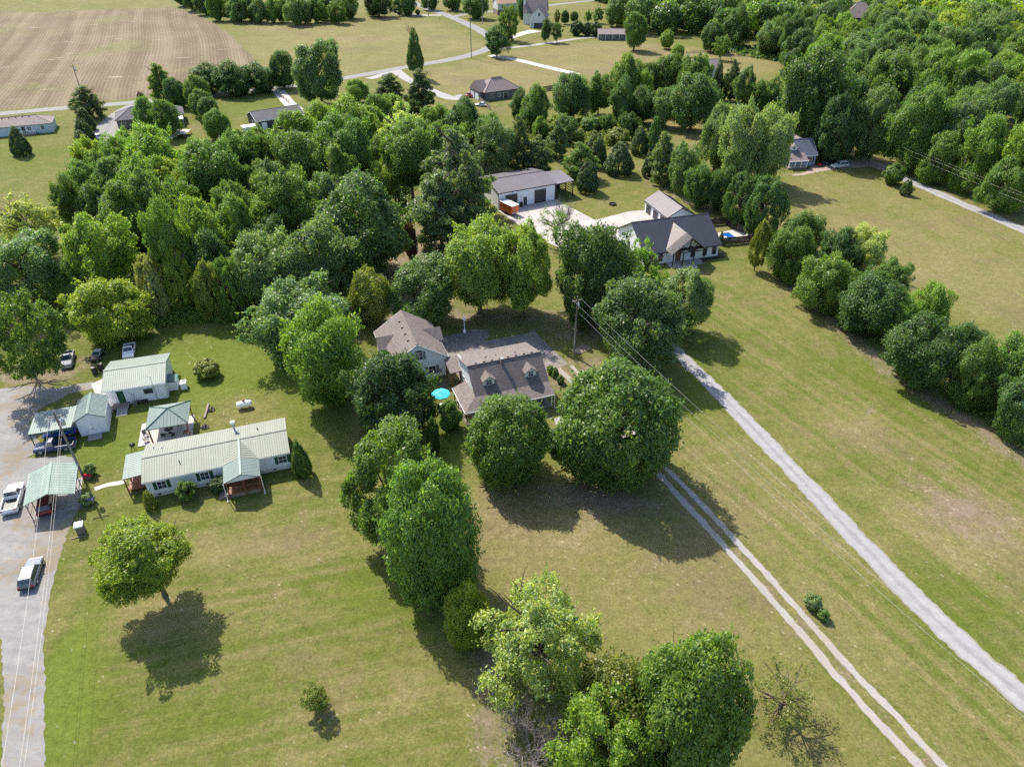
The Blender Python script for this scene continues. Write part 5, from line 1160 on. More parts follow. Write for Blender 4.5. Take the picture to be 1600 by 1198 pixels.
gable_roof(P, 11.86, 7.29, 2.74, 4.71, GREYROOF, ribs=0.42); gable_walls(P, 11.3, 6.7, 11.86, 7.29, 2.74, 4.71, WHITE); rake(P, 11.86, 7.29, 2.74, 4.71, DKROOF)
for x in (-3.6, 0.0, 3.6): door(P, 'B', 3.35, x, 2.5, 2.2, DOORDK, 0.0, 4, 'garage_door')
# pool court
def fence(name, label, pts, h, mpanel, mpost, bay=2.0, boards=9, cat='fence', ph=0.1):
    base = pts[0]; Fn = thing(name, label, cat, (base[0], base[1], 0), 0)
    for (a, b) in zip(pts[:-1], pts[1:]):
        a, b = Vector((a[0]-base[0], a[1]-base[1], 0)), Vector((b[0]-base[0], b[1]-base[1], 0)); L = (b-a).length; n = max(1, round(L/bay)); d = (b-a).normalized(); nr = Vector((-d.y, d.x, 0))
        for i in range(n+1):
            p = a.lerp(b, i/n)
            if i < n or b == Vector((pts[-1][0]-base[0], pts[-1][1]-base[1], 0)): post(Fn, p.x, p.y, 0, h + ph, mpost, 0.14)
            if i < n:
                q = a.lerp(b, (i+1)/n); p2, q2 = p + d*0.08, q - d*0.08
                for k in range(boards):
                    z0 = 0.06 + k*(h-0.06)/boards; z1 = z0 + (h-0.06)/boards*(0.9 if boards > 4 else 0.35)
                    mb = MB(); b4 = [p2 - nr*0.018, q2 - nr*0.018, q2 + nr*0.018, p2 + nr*0.018]
                    mb.hexa([(v.x, v.y, z0) for v in b4], [(v.x, v.y, z1) for v in b4]); mb.build('board' if boards > 4 else 'rail', mpanel, Fn)
    return Fn
fence('pool_fence', 'dark slatted fence with cedar posts round the small pool court', [(46.4, 146.0), (52.9, 147.4), (55.4, 149.4), (51.8, 154.0), (50.2, 157.9), (45.6, 156.8)], 1.75, DKWOOD, FENCEW, 2.0, 7)
patch('pool_deck', [(1124,377),(1170,377),(1171,366),(1150,358),(1122,364)], CONC, 0.024, 0.0, 34)
PW = [Vector((*G(*q)[:2], 0)) for q in ((1126.7,365.5),(1139.8,364.1),(1150.1,371.4),(1137.7,374.2))]; pcn = sum(PW, Vector())/4
WATER = mat('blue_pool_water', (0.012, 0.09, 0.33), 0.06, 0.0, var=0.15, scale=1.5, spec=0.6)
P = thing('plunge_pool', 'small deep blue rectangular pool inside the fenced court', 'pool', pcn)
mb = MB(); mb.prism([((q-pcn).x, (q-pcn).y) for q in PW], 0.03, 0.05, 'z'); mb.build('water', WATER, P)
mb = MB(); mb.tube([(*((q-pcn)*1.04).to_tuple()[:2], 0.06) for q in PW + [PW[0]]], 0.1, 4); mb.build('coping', CONC, P)
for x, y, rz, l in ((52.4, 150.2, 0.5, 'pale sun lounger at the right end of the pool'), (47.0, 148.6, 0.3, 'pale sun lounger at the left end of the pool')):
    S = thing('sun_lounger', l, 'lounger', (x, y, 0.024), rz)
    mb = MB(); mb.box(-0.9, 0.5, -0.3, 0.3, 0.25, 0.33); mb.build('seat', CONC, S); mb = MB(); mb.hexa([(0.5, -0.3, 0.25), (0.56, -0.3, 0.22), (0.56, 0.3, 0.22), (0.5, 0.3, 0.25)], [(0.98, -0.3, 0.75), (1.04, -0.3, 0.72), (1.04, 0.3, 0.72), (0.98, 0.3, 0.75)]); mb.build('backrest', CONC, S)
    for a in (-0.8, 0.4):
        for b in (-0.25, 0.25): q = MB(); q.box(a-0.03, a+0.03, b-0.03, b+0.03, 0, 0.25); q.build('leg', STEEL, S)
# ------------------------------------------------------------------ 10 dark-roofed shop
SC_, SR_ = (0.95, 176.1), R(26.3)
P = thing('metal_shop', 'white metal shop with dark low roof, two roll-up doors and open side bay', 'shop', (*SC_, 0), SR_)
gable_roof(P, 15.9, 13.2, 4.2, 5.5, GREYROOF, ribs=0.45, cap=DKROOF); gable_walls(P, 15.5, 12.8, 15.9, 13.2, 4.2, 5.5, WHITE)
for x in (-4.4, 3.6): door(P, 'F', 6.4, x, 3.3, 3.4, DOORDK, 0.0, 7, 'roll_up_door')
door(P, 'F', 6.4, -0.6, 0.95, 2.1, DOORDK, 0.0)
mb = MB(); t4 = [(7.97, -6.3, 3.9), (13.4, -6.3, 4.1), (13.4, 0.8, 4.6), (7.97, 0.8, 4.9)]; mb.hexa([(q[0], q[1], q[2]-0.12) for q in t4], t4); mb.build('side_bay_roof', GREYROOF, P)
for x, y in ((13.2, -6.1), (13.2, -2.5), (13.2, 0.6), (8.2, -6.1)): post(P, x, y, 0, 4.05, DKWOOD, 0.2)
for k in range(6):
    mb = MB(); mb.box(13.16, 13.22, -6.0, 0.5, 0.4+k*0.6, 0.55+k*0.6); mb.build('side_girt', DOORDK, P)
mb = MB(); mb.box(7.95, 13.1, 0.45, 0.55, 0, 4.3); mb.build('rear_wall', DOORDK, P)
for x in (-7.85, 7.85):
    mb = MB(); mb.box(x-0.06, x+0.06, -6.48, -6.401, 0, 4.0); mb.build('corner_trim', DOORDK, P)
B = thing('trash_bin', 'small dark bin beside the white shop walk-in door', 'bin', local(SC_, SR_, -1.9, -6.9), SR_)
mb = MB(); mb.hexa([(-.25, -.25, 0), (.25, -.25, 0), (.25, .25, 0), (-.25, .25, 0)], [(-.3, -.3, 1), (.3, -.3, 1), (.3, .3, 1), (-.3, .3, 1)]); mb.build('tub', BLACKP, B); mb = MB(); mb.box(-.33, .33, -.33, .33, 1.0, 1.07); mb.build('lid', BLACKP, B)
# ------------------------------------------------------------------ farther houses
BLUE = siding_material('blue_siding', (0.20, 0.27, 0.45))
P = thing('blue_house', 'blue house with slate roof, white dormer and white front porch', 'house', (80.6, 204.0, 0), R(10))
gable_roof(P, 9.6, 8.6, 3.0, 6.4, SHINBLUE); gable_walls(P, 9.2, 8.0, 9.6, 8.6, 3.0, 6.4, BLUE); rake(P, 9.6, 8.6, 3.0, 6.4, TRIM)
mb = MB(); t4 = [(-4.9, -6.6, 2.3), (1.0, -6.6, 2.3), (1.0, -3.6, 3.62), (-4.9, -3.6, 3.62)]; mb.hexa([(q[0], q[1], q[2]-0.12) for q in t4], t4); mb.build('porch_roof', SHINTAN, P)
mb = MB(); mb.box(-4.9, 1.02, -6.68, -6.602, 2.1, 2.35); mb.build('fascia', TRIM, P)
mb = MB(); mb.box(-4.7, 0.9, -6.4, -4.02, 0, 0.5); mb.build('porch_floor', GREYWOOD, P)
for x in (-4.6, -2.8, -1.0, 0.8): post(P, x, -6.4, 0.5, 2.2, TRIM, 0.16)
railing(P, (-4.6, -6.4), (0.8, -6.4), 0.5, TRIM)
window(P, 'F', 4.0, 3.1, 1.6, 0.9, 1.5, shutter=mat('dark_red_shutter', (0.12, 0.02, 0.03), 0.6))
for u in (-3.4, -0.6): window(P, 'F', 4.0, u, 1.6, 0.9, 1.4)
D = MB(); D.prism([(-3.0, 4.2), (-1.2, 4.2), (-1.2, 5.3), (-2.1, 5.95), (-3.0, 5.3)], -2.9, -1.0, 'y'); d = D.build('dormer', TRIM, P)
rb = MB()
for q in (-1, 1):
    t4 = [(-2.1+q*1.1, -3.1, 5.2), (-2.1, -3.1, 6.05), (-2.1, -0.5, 6.05), (-2.1+q*1.1, -1.6, 5.2)]
    if q > 0: t4 = t4[::-1]
    rb.hexa([(v[0], v[1], v[2]-0.1) for v in t4], t4)
rb.build('dormer_roof', SHINTAN, d); window(P, 'F', 2.9, -2.1, 4.85, 0.7, 0.8)
mb = MB(); mb.prism([(0.6, 4.6), (4.6, 4.6), (4.2, 5.4), (2.6, 5.9), (1.0, 5.4)], 2.6, 7.5, 'y'); mb.build('rear_wing_roof', SHINTAN, P)
mb = MB(); mb.box(0.9, 4.3, 4.02, 7.3, 0, 4.59); mb.build('rear_wing_wall', BLUE, P)
mb = MB(); mb.box(-3.6, -3.0, 0.9, 1.5, 5.2, 7.2); mb.build('chimney', BRICK, P)
P = thing('hip_roof_house', 'brown brick house with steep taupe hip roof on the far lawn', 'house', (-6.0, 282.4, 0), R(29))
hip_roof(P, 15.4, 11.6, 3.0, 6.6, SHINTAN); box_walls(P, 14.5, 10.7, 2.87, GREYBRICK)
mb = MB(); mb.prism([(-4.2, 3.05), (4.2, 3.05), (0, 6.3)], -9.2, -5.0, 'x'); wg = mb.build('wing_roof', SHINTAN, P)
mb = MB(); mb.box(-9.0, -7.26, -3.8, 3.8, 0, 3.0); mb.build('wing_wall', GREYBRICK, P)
for y in (-1.8, 1.8): door(P, 'L', 9.0, y, 2.6, 2.2, TRIM, 0, 4, 'garage_door')
for i in range(7):
    mb = MB(); x = -1.7 + i*0.58; mb.box(x-0.16, x+0.16, -0.85, -0.5, 6.1, 6.42); mb.build('roof_vent', BLACKP, P)
for u in (-4.6, -1.5): window(P, 'F', 5.35, u, 1.5, 1.2, 1.3)
door(P, 'F', 5.35, 1.2, 1.8, 2.1, GLASS, 0.0)
P = thing('charcoal_hip_house', 'long charcoal hip-roofed house half hidden behind two trees', 'house', (*G(238, 192)[:2], 0), R(24))
hip_roof(P, 21, 11.0, 3.0, 5.6, SHINDK); box_walls(P, 20.2, 10.2, 2.87, GREYBRICK)
for u in (-8.2, -4.0, 5.5): window(P, 'F', 5.1, u, 1.6, 1.1, 1.3)
mb = MB(); t4 = [(6.0, -9.2, 2.5), (9.8, -9.2, 2.5), (9.8, -5.2, 2.8), (6.0, -5.2, 2.8)]; mb.hexa([(q[0], q[1], q[2]-0.1) for q in t4], t4); mb.build('patio_cover', TRIM, P)
for x in (6.2, 9.6): post(P, x, -9.0, 0, 2.45, TRIM, 0.15)
POOLW = mat('pale_pool_water', (0.10, 0.42, 0.55), 0.08, var=0.1)
P = thing('deck_pool', 'above-ground pool with white deck behind the charcoal hip-roofed house', 'pool', (*G(262, 213)[:2], 0))
mb = MB(); mb.lathe((0, 0, 0), [(3.2, 0), (3.2, 1.2), (3.0, 1.2), (3.0, 1.05)], 24); mb.build('pool_wall', TRIM, P)
mb = MB(); mb.lathe((0, 0, 1.0), [(3.0, 0), (3.0, 0.02)], 24); mb.build('water', POOLW, P)
mb = MB(); mb.box(2.4, 6.6, -2.0, 3.2, 1.1, 1.25); mb.build('deck', CONC, P)
for x in (2.6, 6.4):
    for y in (-1.8, 3.0): post(P, x, y, 0, 1.1, GREYWOOD, 0.15)
P = thing('black_gable_house', 'black-sided gable house with white trim behind the wood, pool in front', 'house', (-78.5, 244.3, 0), R(34))
gable_roof(P, 16.4, 10.4, 2.9, 4.9, SHINDK); gable_walls(P, 15.8, 9.8, 16.4, 10.4, 2.9, 4.9, mat('charcoal_siding', (0.055, 0.05, 0.06), 0.6, var=0.1)); rake(P, 16.4, 10.4, 2.9, 4.9, TRIM)
window(P, 'F', 4.9, 0.4, 1.6, 1.2, 0.9); door(P, 'F', 4.9, -5.6, 1.5, 2.1, TRIM, 0.0); window(P, 'L', 7.9, 0, 1.6, 1.2, 1.0)
mb = MB(); t4 = [(2.2, -8.4, 2.35), (8.2, -8.4, 2.35), (8.2, -5.25, 2.62), (2.2, -5.25, 2.62)]; mb.hexa([(q[0], q[1], q[2]-0.08) for q in t4], t4); mb.build('awning', TRIM, P)
for x in (2.4, 8.0): post(P, x, -8.2, 0, 2.3, TRIM, 0.12)
P = thing('sunk_pool', 'pale turquoise pool in front of the black-sided gable house', 'pool', (*G(425, 211)[:2], 0), R(20))
mb = MB(); mb.box(-4.6, 4.6, -3.2, 3.2, 0, 0.06); mb.build('deck', CONC, P); mb = MB(); mb.box(-3.8, 3.8, -2.3, 2.3, 0.06, 0.075); mb.build('water', mat('light_pool_water', (0.30, 0.58, 0.60), 0.1, var=0.08), P)
P = thing('white_shed_box', 'small white box-shaped store at the left end of the black-sided house', 'shed', (*G(393, 205)[:2], 0), R(34))
mb = MB(); mb.box(-2.6, 2.6, -1.4, 1.4, 0, 1.7); mb.build('wall', TRIM, P); mb = MB(); mb.box(-2.75, 2.75, -1.55, 1.55, 1.7, 1.82); mb.build('lid', TRIM, P)
PALEB = siding_material('pale_blue_siding', (0.46, 0.56, 0.62))
P = thing('pale_blue_house', 'long pale blue house with grey-brown hip roof at the left edge', 'house', (-161.4, 233.2, 0), R(22))
hip_roof(P, 27, 9.6, 2.9, 4.7, SHINTAN); box_walls(P, 26.2, 8.8, 2.77, PALEB)
for u in (-8.5, -4.0, 10.4): window(P, 'F', 4.4, u, 1.7, 0.9, 1.1)
door(P, 'F', 4.4, 5.0, 1.0, 2.0, DOORDK, 0.5); window(P, 'F', 4.4, 6.6, 1.6, 1.0, 1.3)
mb = MB(); mb.box(3.8, 8.4, -6.4, -4.42, 0, 0.6); mb.build('deck', GREYWOOD, P); railing(P, (3.9, -6.3), (8.3, -6.3), 0.6, TRIM)
for i in range(6):
    mb = MB(); x = -2.5 + i*1.9; mb.box(x-0.15, x+0.15, -0.5, -0.2, 4.5, 4.82); mb.build('roof_vent', BLACKP, P)
P = thing('ranch_house', 'long low ranch house with taupe roof beyond the far lawn', 'house', (53.3, 404.0, 0), R(-2))
gable_roof(P, 18.5, 9.5, 3.0, 4.8, SHINTAN); gable_walls(P, 17.8, 7.2, 18.5, 9.5, 3.0, 4.8, GREYBRICK)
for i in range(5): window(P, 'F', 3.6, -7 + i*3.2, 1.7, 1.3, 1.7, TRIM)
for i in range(6): post(P, -8.8 + i*3.5, -4.4, 0, 2.85, TRIM, 0.16)
CREAM = siding_material('pale_grey_siding', (0.55, 0.56, 0.56))
P = thing('white_gable_house', 'pale tall-gabled house with dark garage door, top centre', 'house', (15.5, 446.0, 0), R(-8))
mb = MB(); mb.prism([(-4.6, 0), (4.6, 0), (4.6, 5.4), (0, 10.3), (-4.6, 5.4)], -8.0, 2.0, 'y'); mb.build('front_wing_wall', CREAM, P)
mb = MB()
for q in (-1, 1):
    t4 = [(q*5.1, -8.4, 5.1), (0, -8.4, 10.6), (0, 4.0, 10.6), (q*5.1, 4.0, 5.1)]
    if q > 0: t4 = t4[::-1]
    mb.hexa([(v[0], v[1], v[2]-0.2) for v in t4], t4)
mb.build('front_wing_roof', SHINDK, P)
mb = MB(); mb.prism([(3.0, 0), (13.0, 0), (13.0, 6.5), (8.0, 12.6), (3.0, 6.5)], -9.0, 3.4, 'x'); mb.build('wall', CREAM, P)
mb = MB()
for q in (-1, 1):
    t4 = [(-9.4, 8+q*5.6, 6.1), (-9.4, 8, 12.9), (3.8, 8, 12.9), (3.8, 8+q*5.6, 6.1)]
    if q < 0: t4 = t4[::-1]
    mb.hexa([(v[0], v[1], v[2]-0.2) for v in t4], t4)
mb.build('roof', SHINTAN, P)
door(P, 'F', 8.0, 0.3, 5.0, 2.6, DOORDK, 0, 4, 'garage_door'); window(P, 'F', 8.0, 0.6, 6.6, 1.3, 1.6); window(P, 'F', 8.0, -3.0, 1.6, 0.9, 1.3)
mb = MB(); mb.box(-9.9, -8.5, 5.4, 6.9, 0, 14.0); mb.build('chimney', CREAM, P)
P = thing('two_storey_house', 'white two-storey house with brick base and orange-tan roof, top edge', 'house', (-2.5, 492.0, 0), R(18))
gable_roof(P, 17, 11, 6.4, 9.6, mat('orange_tan_shingles', (0.36, 0.22, 0.15), 0.85, var=0.2)); gable_walls(P, 16.2, 10.2, 17, 11, 6.4, 9.6, CREAM, z0=3.0)
mb = MB(); mb.box(-8.15, 8.15, -5.15, 5.15, 0, 2.999); mb.build('brick_base', BRICK, P)
for u in (-5, 0, 5): window(P, 'F', 5.1, u, 4.7, 1.2, 1.5)
P = thing('wood_house', 'taupe hip roof showing above the crowns of the upper right wood', 'house', (175.0, 400.0, 0), R(-20))
hip_roof(P, 15, 12, 11.0, 17.5, SHINTAN); box_walls(P, 14, 11, 10.87, GREYBRICK)
window(P, 'F', 5.5, 0, 9.0, 1.5, 1.5)
P = thing('hedgerow_house', 'grey-roofed house with white gable, mostly hidden by the hedgerow', 'house', (79.0, 318.0, 0), R(8))
gable_roof(P, 14, 9, 3.4, 6.2, SHINTAN); gable_walls(P, 13.4, 8.4, 14, 9, 3.4, 6.2, CREAM)
mb = MB(); mb.prism([(-6.5, 3.4), (-2.5, 3.4), (-4.5, 6.6)], -6.0, 0.0, 'y'); mb.build('white_gable', TRIM, P); mb = MB(); mb.box(-6.3, -2.7, -5.8, -4.25, 0, 3.39); mb.build('wing_wall', CREAM, P)
# ------------------------------------------------------------------ vehicles (front towards local +x)
def vehicle(name, label, cat, px, heading, kind, col, L=4.7, W=1.85, Ht=1.65, z=0.0, pos=None, roofcol=None, rim=None):
    x, y = G(*px)[:2] if pos is None else pos
    V = thing(name, label, cat, (x, y, z), R(heading)); h = W/2; l = L/2; belt = Ht*0.60; zb = 0.26
    if kind == 'suv':
        st = [(-l, 0.62, 0.86), (-l+0.08, belt, 0.95), (-l+0.5, belt+0.03, 1), (0.0, belt+0.02, 1), (l*0.36, belt, 1), (l*0.45, belt-0.03, 0.99), (l*0.86, belt-0.16, 0.93), (l*0.97, belt-0.32, 0.84), (l, 0.55, 0.76)]
        cab = ((-l*0.95, l*0.40), (-l*0.80, l*0.10), Ht)
    elif kind == 'sedan':
        st = [(-l, 0.6, 0.8), (-l+0.1, belt-0.05, 0.9), (-l*0.6, belt, 1), (0.0, belt, 1), (l*0.40, belt-0.02, 1), (l*0.86, belt-0.16, 0.93), (l*0.97, belt-0.3, 0.84), (l, 0.5, 0.76)]
        cab = ((-l*0.72, l*0.36), (-l*0.45, l*0.05), Ht)
    else:
        st = [(-l, 0.55, 0.95), (-l+0.03, 0.62, 0.99), (-l*0.08, 0.62, 1), (-l*0.07, belt, 1), (l*0.34, belt, 1), (l*0.42, belt-0.02, 0.99), (l*0.9, belt-0.12, 0.95), (l*0.98, belt-0.2, 0.9), (l, 0.6, 0.86)]
        cab = ((-l*0.08, l*0.44), (-l*0.03, l*0.20), Ht)
    b = MB(); n = 10; vs = []
    for (sx, zt, wf) in st:
        w = h*wf
        vs += [(sx, -w*0.88, zb), (sx, -w, zb+0.16), (sx, -w, zt-0.2), (sx, -w*0.96, zt-0.06), (sx, -w*0.84, zt), (sx, w*0.84, zt), (sx, w*0.96, zt-0.06), (sx, w, zt-0.2), (sx, w, zb+0.16), (sx, w*0.88, zb)]
    fs = [(i*n+j, i*n+(j+1) % n, (i+1)*n+(j+1) % n, (i+1)*n+j) for i in range(len(st)-1) for j in range(n)] + [tuple(range(n))[::-1], tuple(range((len(st)-1)*n, len(st)*n))]
    b.add(vs, fs); body = b.build('body', col, V)
    (b0, b1), (t0, t1), zt = cab; zb0 = belt - 0.03
    B4 = [Vector((b0, -h*0.90, zb0)), Vector((b1, -h*0.90, zb0)), Vector((b1, h*0.90, zb0)), Vector((b0, h*0.90, zb0))]
    T4 = [Vector((t0, -h*0.70, zt)), Vector((t1, -h*0.70, zt)), Vector((t1, h*0.70, zt)), Vector((t0, h*0.70, zt))]
    c = MB(); c.hexa(B4, T4); c.build('cabin', roofcol or col, V, bevel=0.07)
    def pane(nm, q, u0, u1, v0, v1):
        a, b_, c_, d_ = q; f = lambda u, v: a.lerp(b_, u).lerp(d_.lerp(c_, u), v); nn = (b_-a).cross(d_-a).normalized()*0.012
        w = MB(); pts = [f(u0, v0), f(u1, v0), f(u1, v1), f(u0, v1)]; w.hexa([tuple(p - nn) for p in pts], [tuple(p + nn) for p in pts]); w.build(nm, GLASS, V)
    pane('windshield', (B4[1], B4[2], T4[2], T4[1]), 0.06, 0.94, 0.14, 0.92); pane('rear_window', (B4[3], B4[0], T4[0], T4[3]), 0.08, 0.92, 0.22, 0.9)
    for q in ((B4[0], B4[1], T4[1], T4[0]), (B4[2], B4[3], T4[3], T4[2])):
        spans = ((0.06, 0.94),) if kind == 'pickup' else ((0.06, 0.36), (0.39, 0.63), (0.66, 0.93)) if kind == 'suv' else ((0.08, 0.48), (0.52, 0.92))
        for s in spans: pane('side_window', q, s[0], s[1], 0.16, 0.88)
    if kind == 'pickup':
        for s in (-1, 1):
            w = MB(); w.box(-l+0.02, -l*0.09, min(s*h*0.97, s*h*0.86), max(s*h*0.97, s*h*0.86), 0.6, belt); w.build('bed_side', col, V)
        w = MB(); w.box(-l+0.01, -l+0.09, -h*0.86, h*0.86, 0.56, belt-0.02); w.build('tailgate', col, V)
        w = MB(); w.box(-l+0.1, -l*0.09, -h*0.84, h*0.84, 0.60, 0.66); w.build('bed_floor', BLACKP, V)
    for sx in (-l*0.62, l*0.64):
        for s in (-1, 1):
            r = 0.34 if kind != 'pickup' else 0.38
            w = MB(); w.lathe((sx, s*h*0.90, r), [(r*0.7, -0.12), (r, -0.10), (r, 0.10), (r*0.7, 0.12)], 16, 'y'); o = w.build('wheel', RUBBER, V)
            w = MB(); w.lathe((sx, s*h*0.90, r), [(r*0.62, -0.13), (r*0.66, 0), (r*0.62, 0.13)], 12, 'y'); w.build('rim', rim or CHROME, o)
    for s in (-1, 1):
        w = MB(); w.cbox((l*0.955, s*h*0.62, belt-0.38), (0.16, h*0.36, 0.15)); w.build('headlight', LAMPW, V)
        w = MB(); w.cbox((-l+0.02, s*h*0.74, belt-0.2), (0.08, h*0.28, 0.18)); w.build('tail_light', REDL, V)
        w = MB(); w.cbox((b1-0.25, s*(h*0.90+0.12), belt+0.08), (0.12, 0.2, 0.13)); w.build('mirror', BLACKP, V)
    w = MB(); w.cbox((-l-0.01, 0, 0.42), (0.1, W*0.9, 0.16)); w.build('bumper', BLACKP if kind != 'pickup' else CHROME, V)
    w = MB(); w.cbox((l-0.02, 0, 0.42), (0.1, W*0.8, 0.16)); w.build('bumper', BLACKP if kind != 'pickup' else CHROME, V)
    return V
WPAINT = paint('white_car_paint', (0.78, 0.78, 0.8)); SILV = paint('silver_car_paint', (0.5, 0.52, 0.54)); BLACKC = paint('black_car_paint', (0.012, 0.012, 0.016)); REDP = paint('red_car_paint', (0.42, 0.02, 0.03))
NAVY = paint('navy_car_paint', (0.035, 0.055, 0.13)); MAROON = paint('maroon_car_paint', (0.14, 0.012, 0.02)); BLUEP = paint('blue_car_paint', (0.03, 0.10, 0.40)); DULL = mat('dull_grey_primer', (0.20, 0.21, 0.23), 0.7, var=0.35, scale=2, fine=0.2)
ORANGE = paint('orange_trailer_paint', (0.72, 0.13, 0.02), 0.4)
DKSILV = paint('blue_grey_car_paint', (0.17, 0.205, 0.24))
vehicle('parked_car', 'silver-grey estate car on the gravel drive at lower left', 'car', (51,899), 106, 'suv', paint('pale_silver_car_paint', (0.13, 0.15, 0.175), 0.25), 4.6, 1.85, 1.45)
vehicle('pickup_truck', 'old white pickup with empty bed left of the mint carport', 'truck', (23,783), 110, 'pickup', WPAINT, 5.4, 2.0, 1.75)
vehicle('pickup_truck', 'navy and silver pickup in front of the low lean-to', 'truck', (88,701), 194, 'pickup', NAVY, 5.2, 1.9, 1.7)
vehicle('parked_car', 'blue car in the shade of the low lean-to', 'car', None, 196, 'sedan', BLUEP, 4.5, 1.8, 1.4, pos=(-65.2, 80.0))
vehicle('parked_car', 'dark red car under the mint carport', 'car', None, 113, 'suv', MAROON, 4.6, 1.85, 1.55, z=0.03, pos=local((-58.71, 66.9), R(113.2), -0.9, 1.2)[:2])
vehicle('pickup_truck', 'derelict grey pickup parked on the grass by the left edge tree', 'truck', (107,566), 292, 'pickup', DULL, 4.6, 1.9, 1.7)
vehicle('parked_car', 'small derelict dark car with pale bonnet on the grass', 'car', (154,558), 275, 'sedan', BLACKC, 3.4, 1.6, 1.2, roofcol=CONC)
vehicle('pickup_truck', 'white open utility truck behind the workshop roof', 'truck', (203,552), 290, 'pickup', WPAINT, 4.2, 1.9, 1.5)
vehicle('parked_car', 'silver-white estate car on the dirt drive of the blue house', 'car', (1311,262), 196, 'suv', SILV, 4.9, 1.95, 1.75)
vehicle('parked_car', 'black car behind the silver one at the blue house', 'car', (1299,256), 200, 'suv', BLACKC, 4.8, 1.9, 1.65)
vehicle('pickup_truck', 'red pickup before the garage doors of the far hip-roofed house', 'truck', (734,152), 200, 'pickup', REDP, 5.2, 1.95, 1.75)
vehicle('parked_car', 'white vehicle near the tip of the asphalt drive at upper left', 'car', (150,217), 150, 'suv', WPAINT, 4.6, 1.85, 1.6)
vehicle('parked_car', 'grey car beside the fence of the far hip-roofed house', 'car', (752,166), 160, 'sedan', SILV, 4.6, 1.8, 1.4)
for i, (x, c, w) in enumerate(((582, SILV, 'silver'), (587, BLACKC, 'black'), (599, MAROON, 'dark red'), (606, WPAINT, 'white'))): vehicle('parked_car', 'far %s car under the dark trees at the top edge' % w, 'car', (x, 9), 250 + i*8, 'sedan', c, 4.6, 1.85, 1.5)
T = thing('cargo_trailer', 'orange cargo trailer with white roof on the concrete apron', 'trailer', (*G(796, 333)[:2], 0.02), R(128))
mb = MB(); mb.box(-2.3, 2.3, -1.1, 1.1, 0.5, 2.5); mb.build('body', ORANGE, T, bevel=0.08)
mb = MB(); mb.box(-2.32, 2.32, -1.12, 1.12, 2.505, 2.58); mb.build('roof', TRIM, T); mb = MB(); mb.box(-2.34, -2.302, -1.0, 1.0, 0.6, 0.9); mb.build('stone_guard', CHROME, T)
mb = MB(); mb.box(-2.35, -2.305, -0.98, 0.98, 0.95, 2.4); mb.build('rear_door', ORANGE, T)
for sx in (-0.45, 0.45):
    for s in (-1, 1): w = MB(); w.lathe((sx, s*1.18, 0.34), [(0.24, -0.1), (0.34, -0.08), (0.34, 0.08), (0.24, 0.1)], 14, 'y'); w.build('wheel', RUBBER, T)
mb = MB(); mb.tube([(2.3, -0.8, 0.5), (3.5, 0, 0.5), (2.3, 0.8, 0.5)], 0.06, 5); mb.tube([(3.4, 0, 0.5), (3.4, 0, 0.02)], 0.05, 5); mb.build('drawbar', STEEL, T)
M = thing('riding_mower', 'red riding mower beside the blue house', 'mower', (*G(1282, 260)[:2], 0), R(200))
mb = MB(); mb.box(0.1, 1.0, -0.3, 0.3, 0.35, 0.85); mb.build('hood', REDP, M, bevel=0.05); mb = MB(); mb.box(-0.8, 0.1, -0.45, 0.45, 0.35, 0.5); mb.build('deck', REDP, M); mb = MB(); mb.box(-0.6, -0.2, -0.25, 0.25, 0.5, 0.95); mb.build('seat', BLACKP, M)
for sx, r in ((-0.5, 0.32), (0.75, 0.22)):
    for s in (-1, 1): w = MB(); w.lathe((sx, s*0.48, r), [(r*0.6, -0.1), (r, -0.08), (r, 0.08), (r*0.6, 0.1)], 12, 'y'); w.build('wheel', RUBBER, M)
# ------------------------------------------------------------------ utility poles and wires
def upole(label, base, h, rz=0.0, transformer=True, pos=None, r=0.15):
    x, y = G(*base)[:2] if pos is None else pos
    P = thing('utility_pole', label, 'pole', (x, y, 0), rz)
    mb = MB(); mb.tube([(0, 0, -0.1), (0, 0, h*0.5), (0, 0, h)], [r*1.15, r, r*0.75], 10); mb.build('shaft', POLEW, P, True)
    mb = MB(); mb.box(-0.9, 0.9, -0.06, 0.06, h-0.75, h-0.6); a = mb.build('crossarm', POLEW, P)
    for s in (-0.8, 0.0, 0.8):
        mb = MB(); mb.lathe((s, 0, h-0.6 if s else h), [(0.05, 0), (0.08, 0.06), (0.05, 0.12), (0.03, 0.2)], 8); mb.build('insulator', CONC2, a)
    if transformer:
        mb = MB(); mb.lathe((0.38, 0.25, h-2.3), [(0.27, 0), (0.3, 0.05), (0.3, 0.85), (0.2, 0.95), (0.06, 1.0), (0.06, 1.2)], 12); mb.build('transformer', STEEL, P, True)
        mb = MB(); mb.tube([(0.38, 0.25, h-1.1), (0.3, 0.1, h-0.5)], 0.015, 4); mb.build('jumper', BLACKP, P)
    return Vector((x, y, h))
def wire(label, a, b, sag, r=0.011, group='overhead wires'):
    a, b = Vector(a), Vector(b); pts = []
    for i in range(25):
        u = i/24; p = a.lerp(b, u) - a; p.z -= sag*4*u*(1-u); pts.append(p)
    mb = MB(); mb.tube(pts, r, 5); o = mb.build('power_line', WIRE); o.location = a
    tag(o, label, 'cable', group)
p1 = upole('leaning-looking utility pole with transformer between the lean-to and the mint carport', (131,746), 11.0, R(20))
p2 = upole('tall utility pole with transformer beside the large rustling tree', (897,556), 11.2, R(26))
p3 = upole('pale utility pole with transformer near the dirt drive at right', (1308,233), 8.6, R(20))
upole('far utility pole by the road bend, tallest of the far poles', (736.5,91), 21.0, 0.3, False, r=0.2); upole('far utility pole on the lawn beyond the road bend', (754,38), 13.0, 0.3, False, r=0.2)
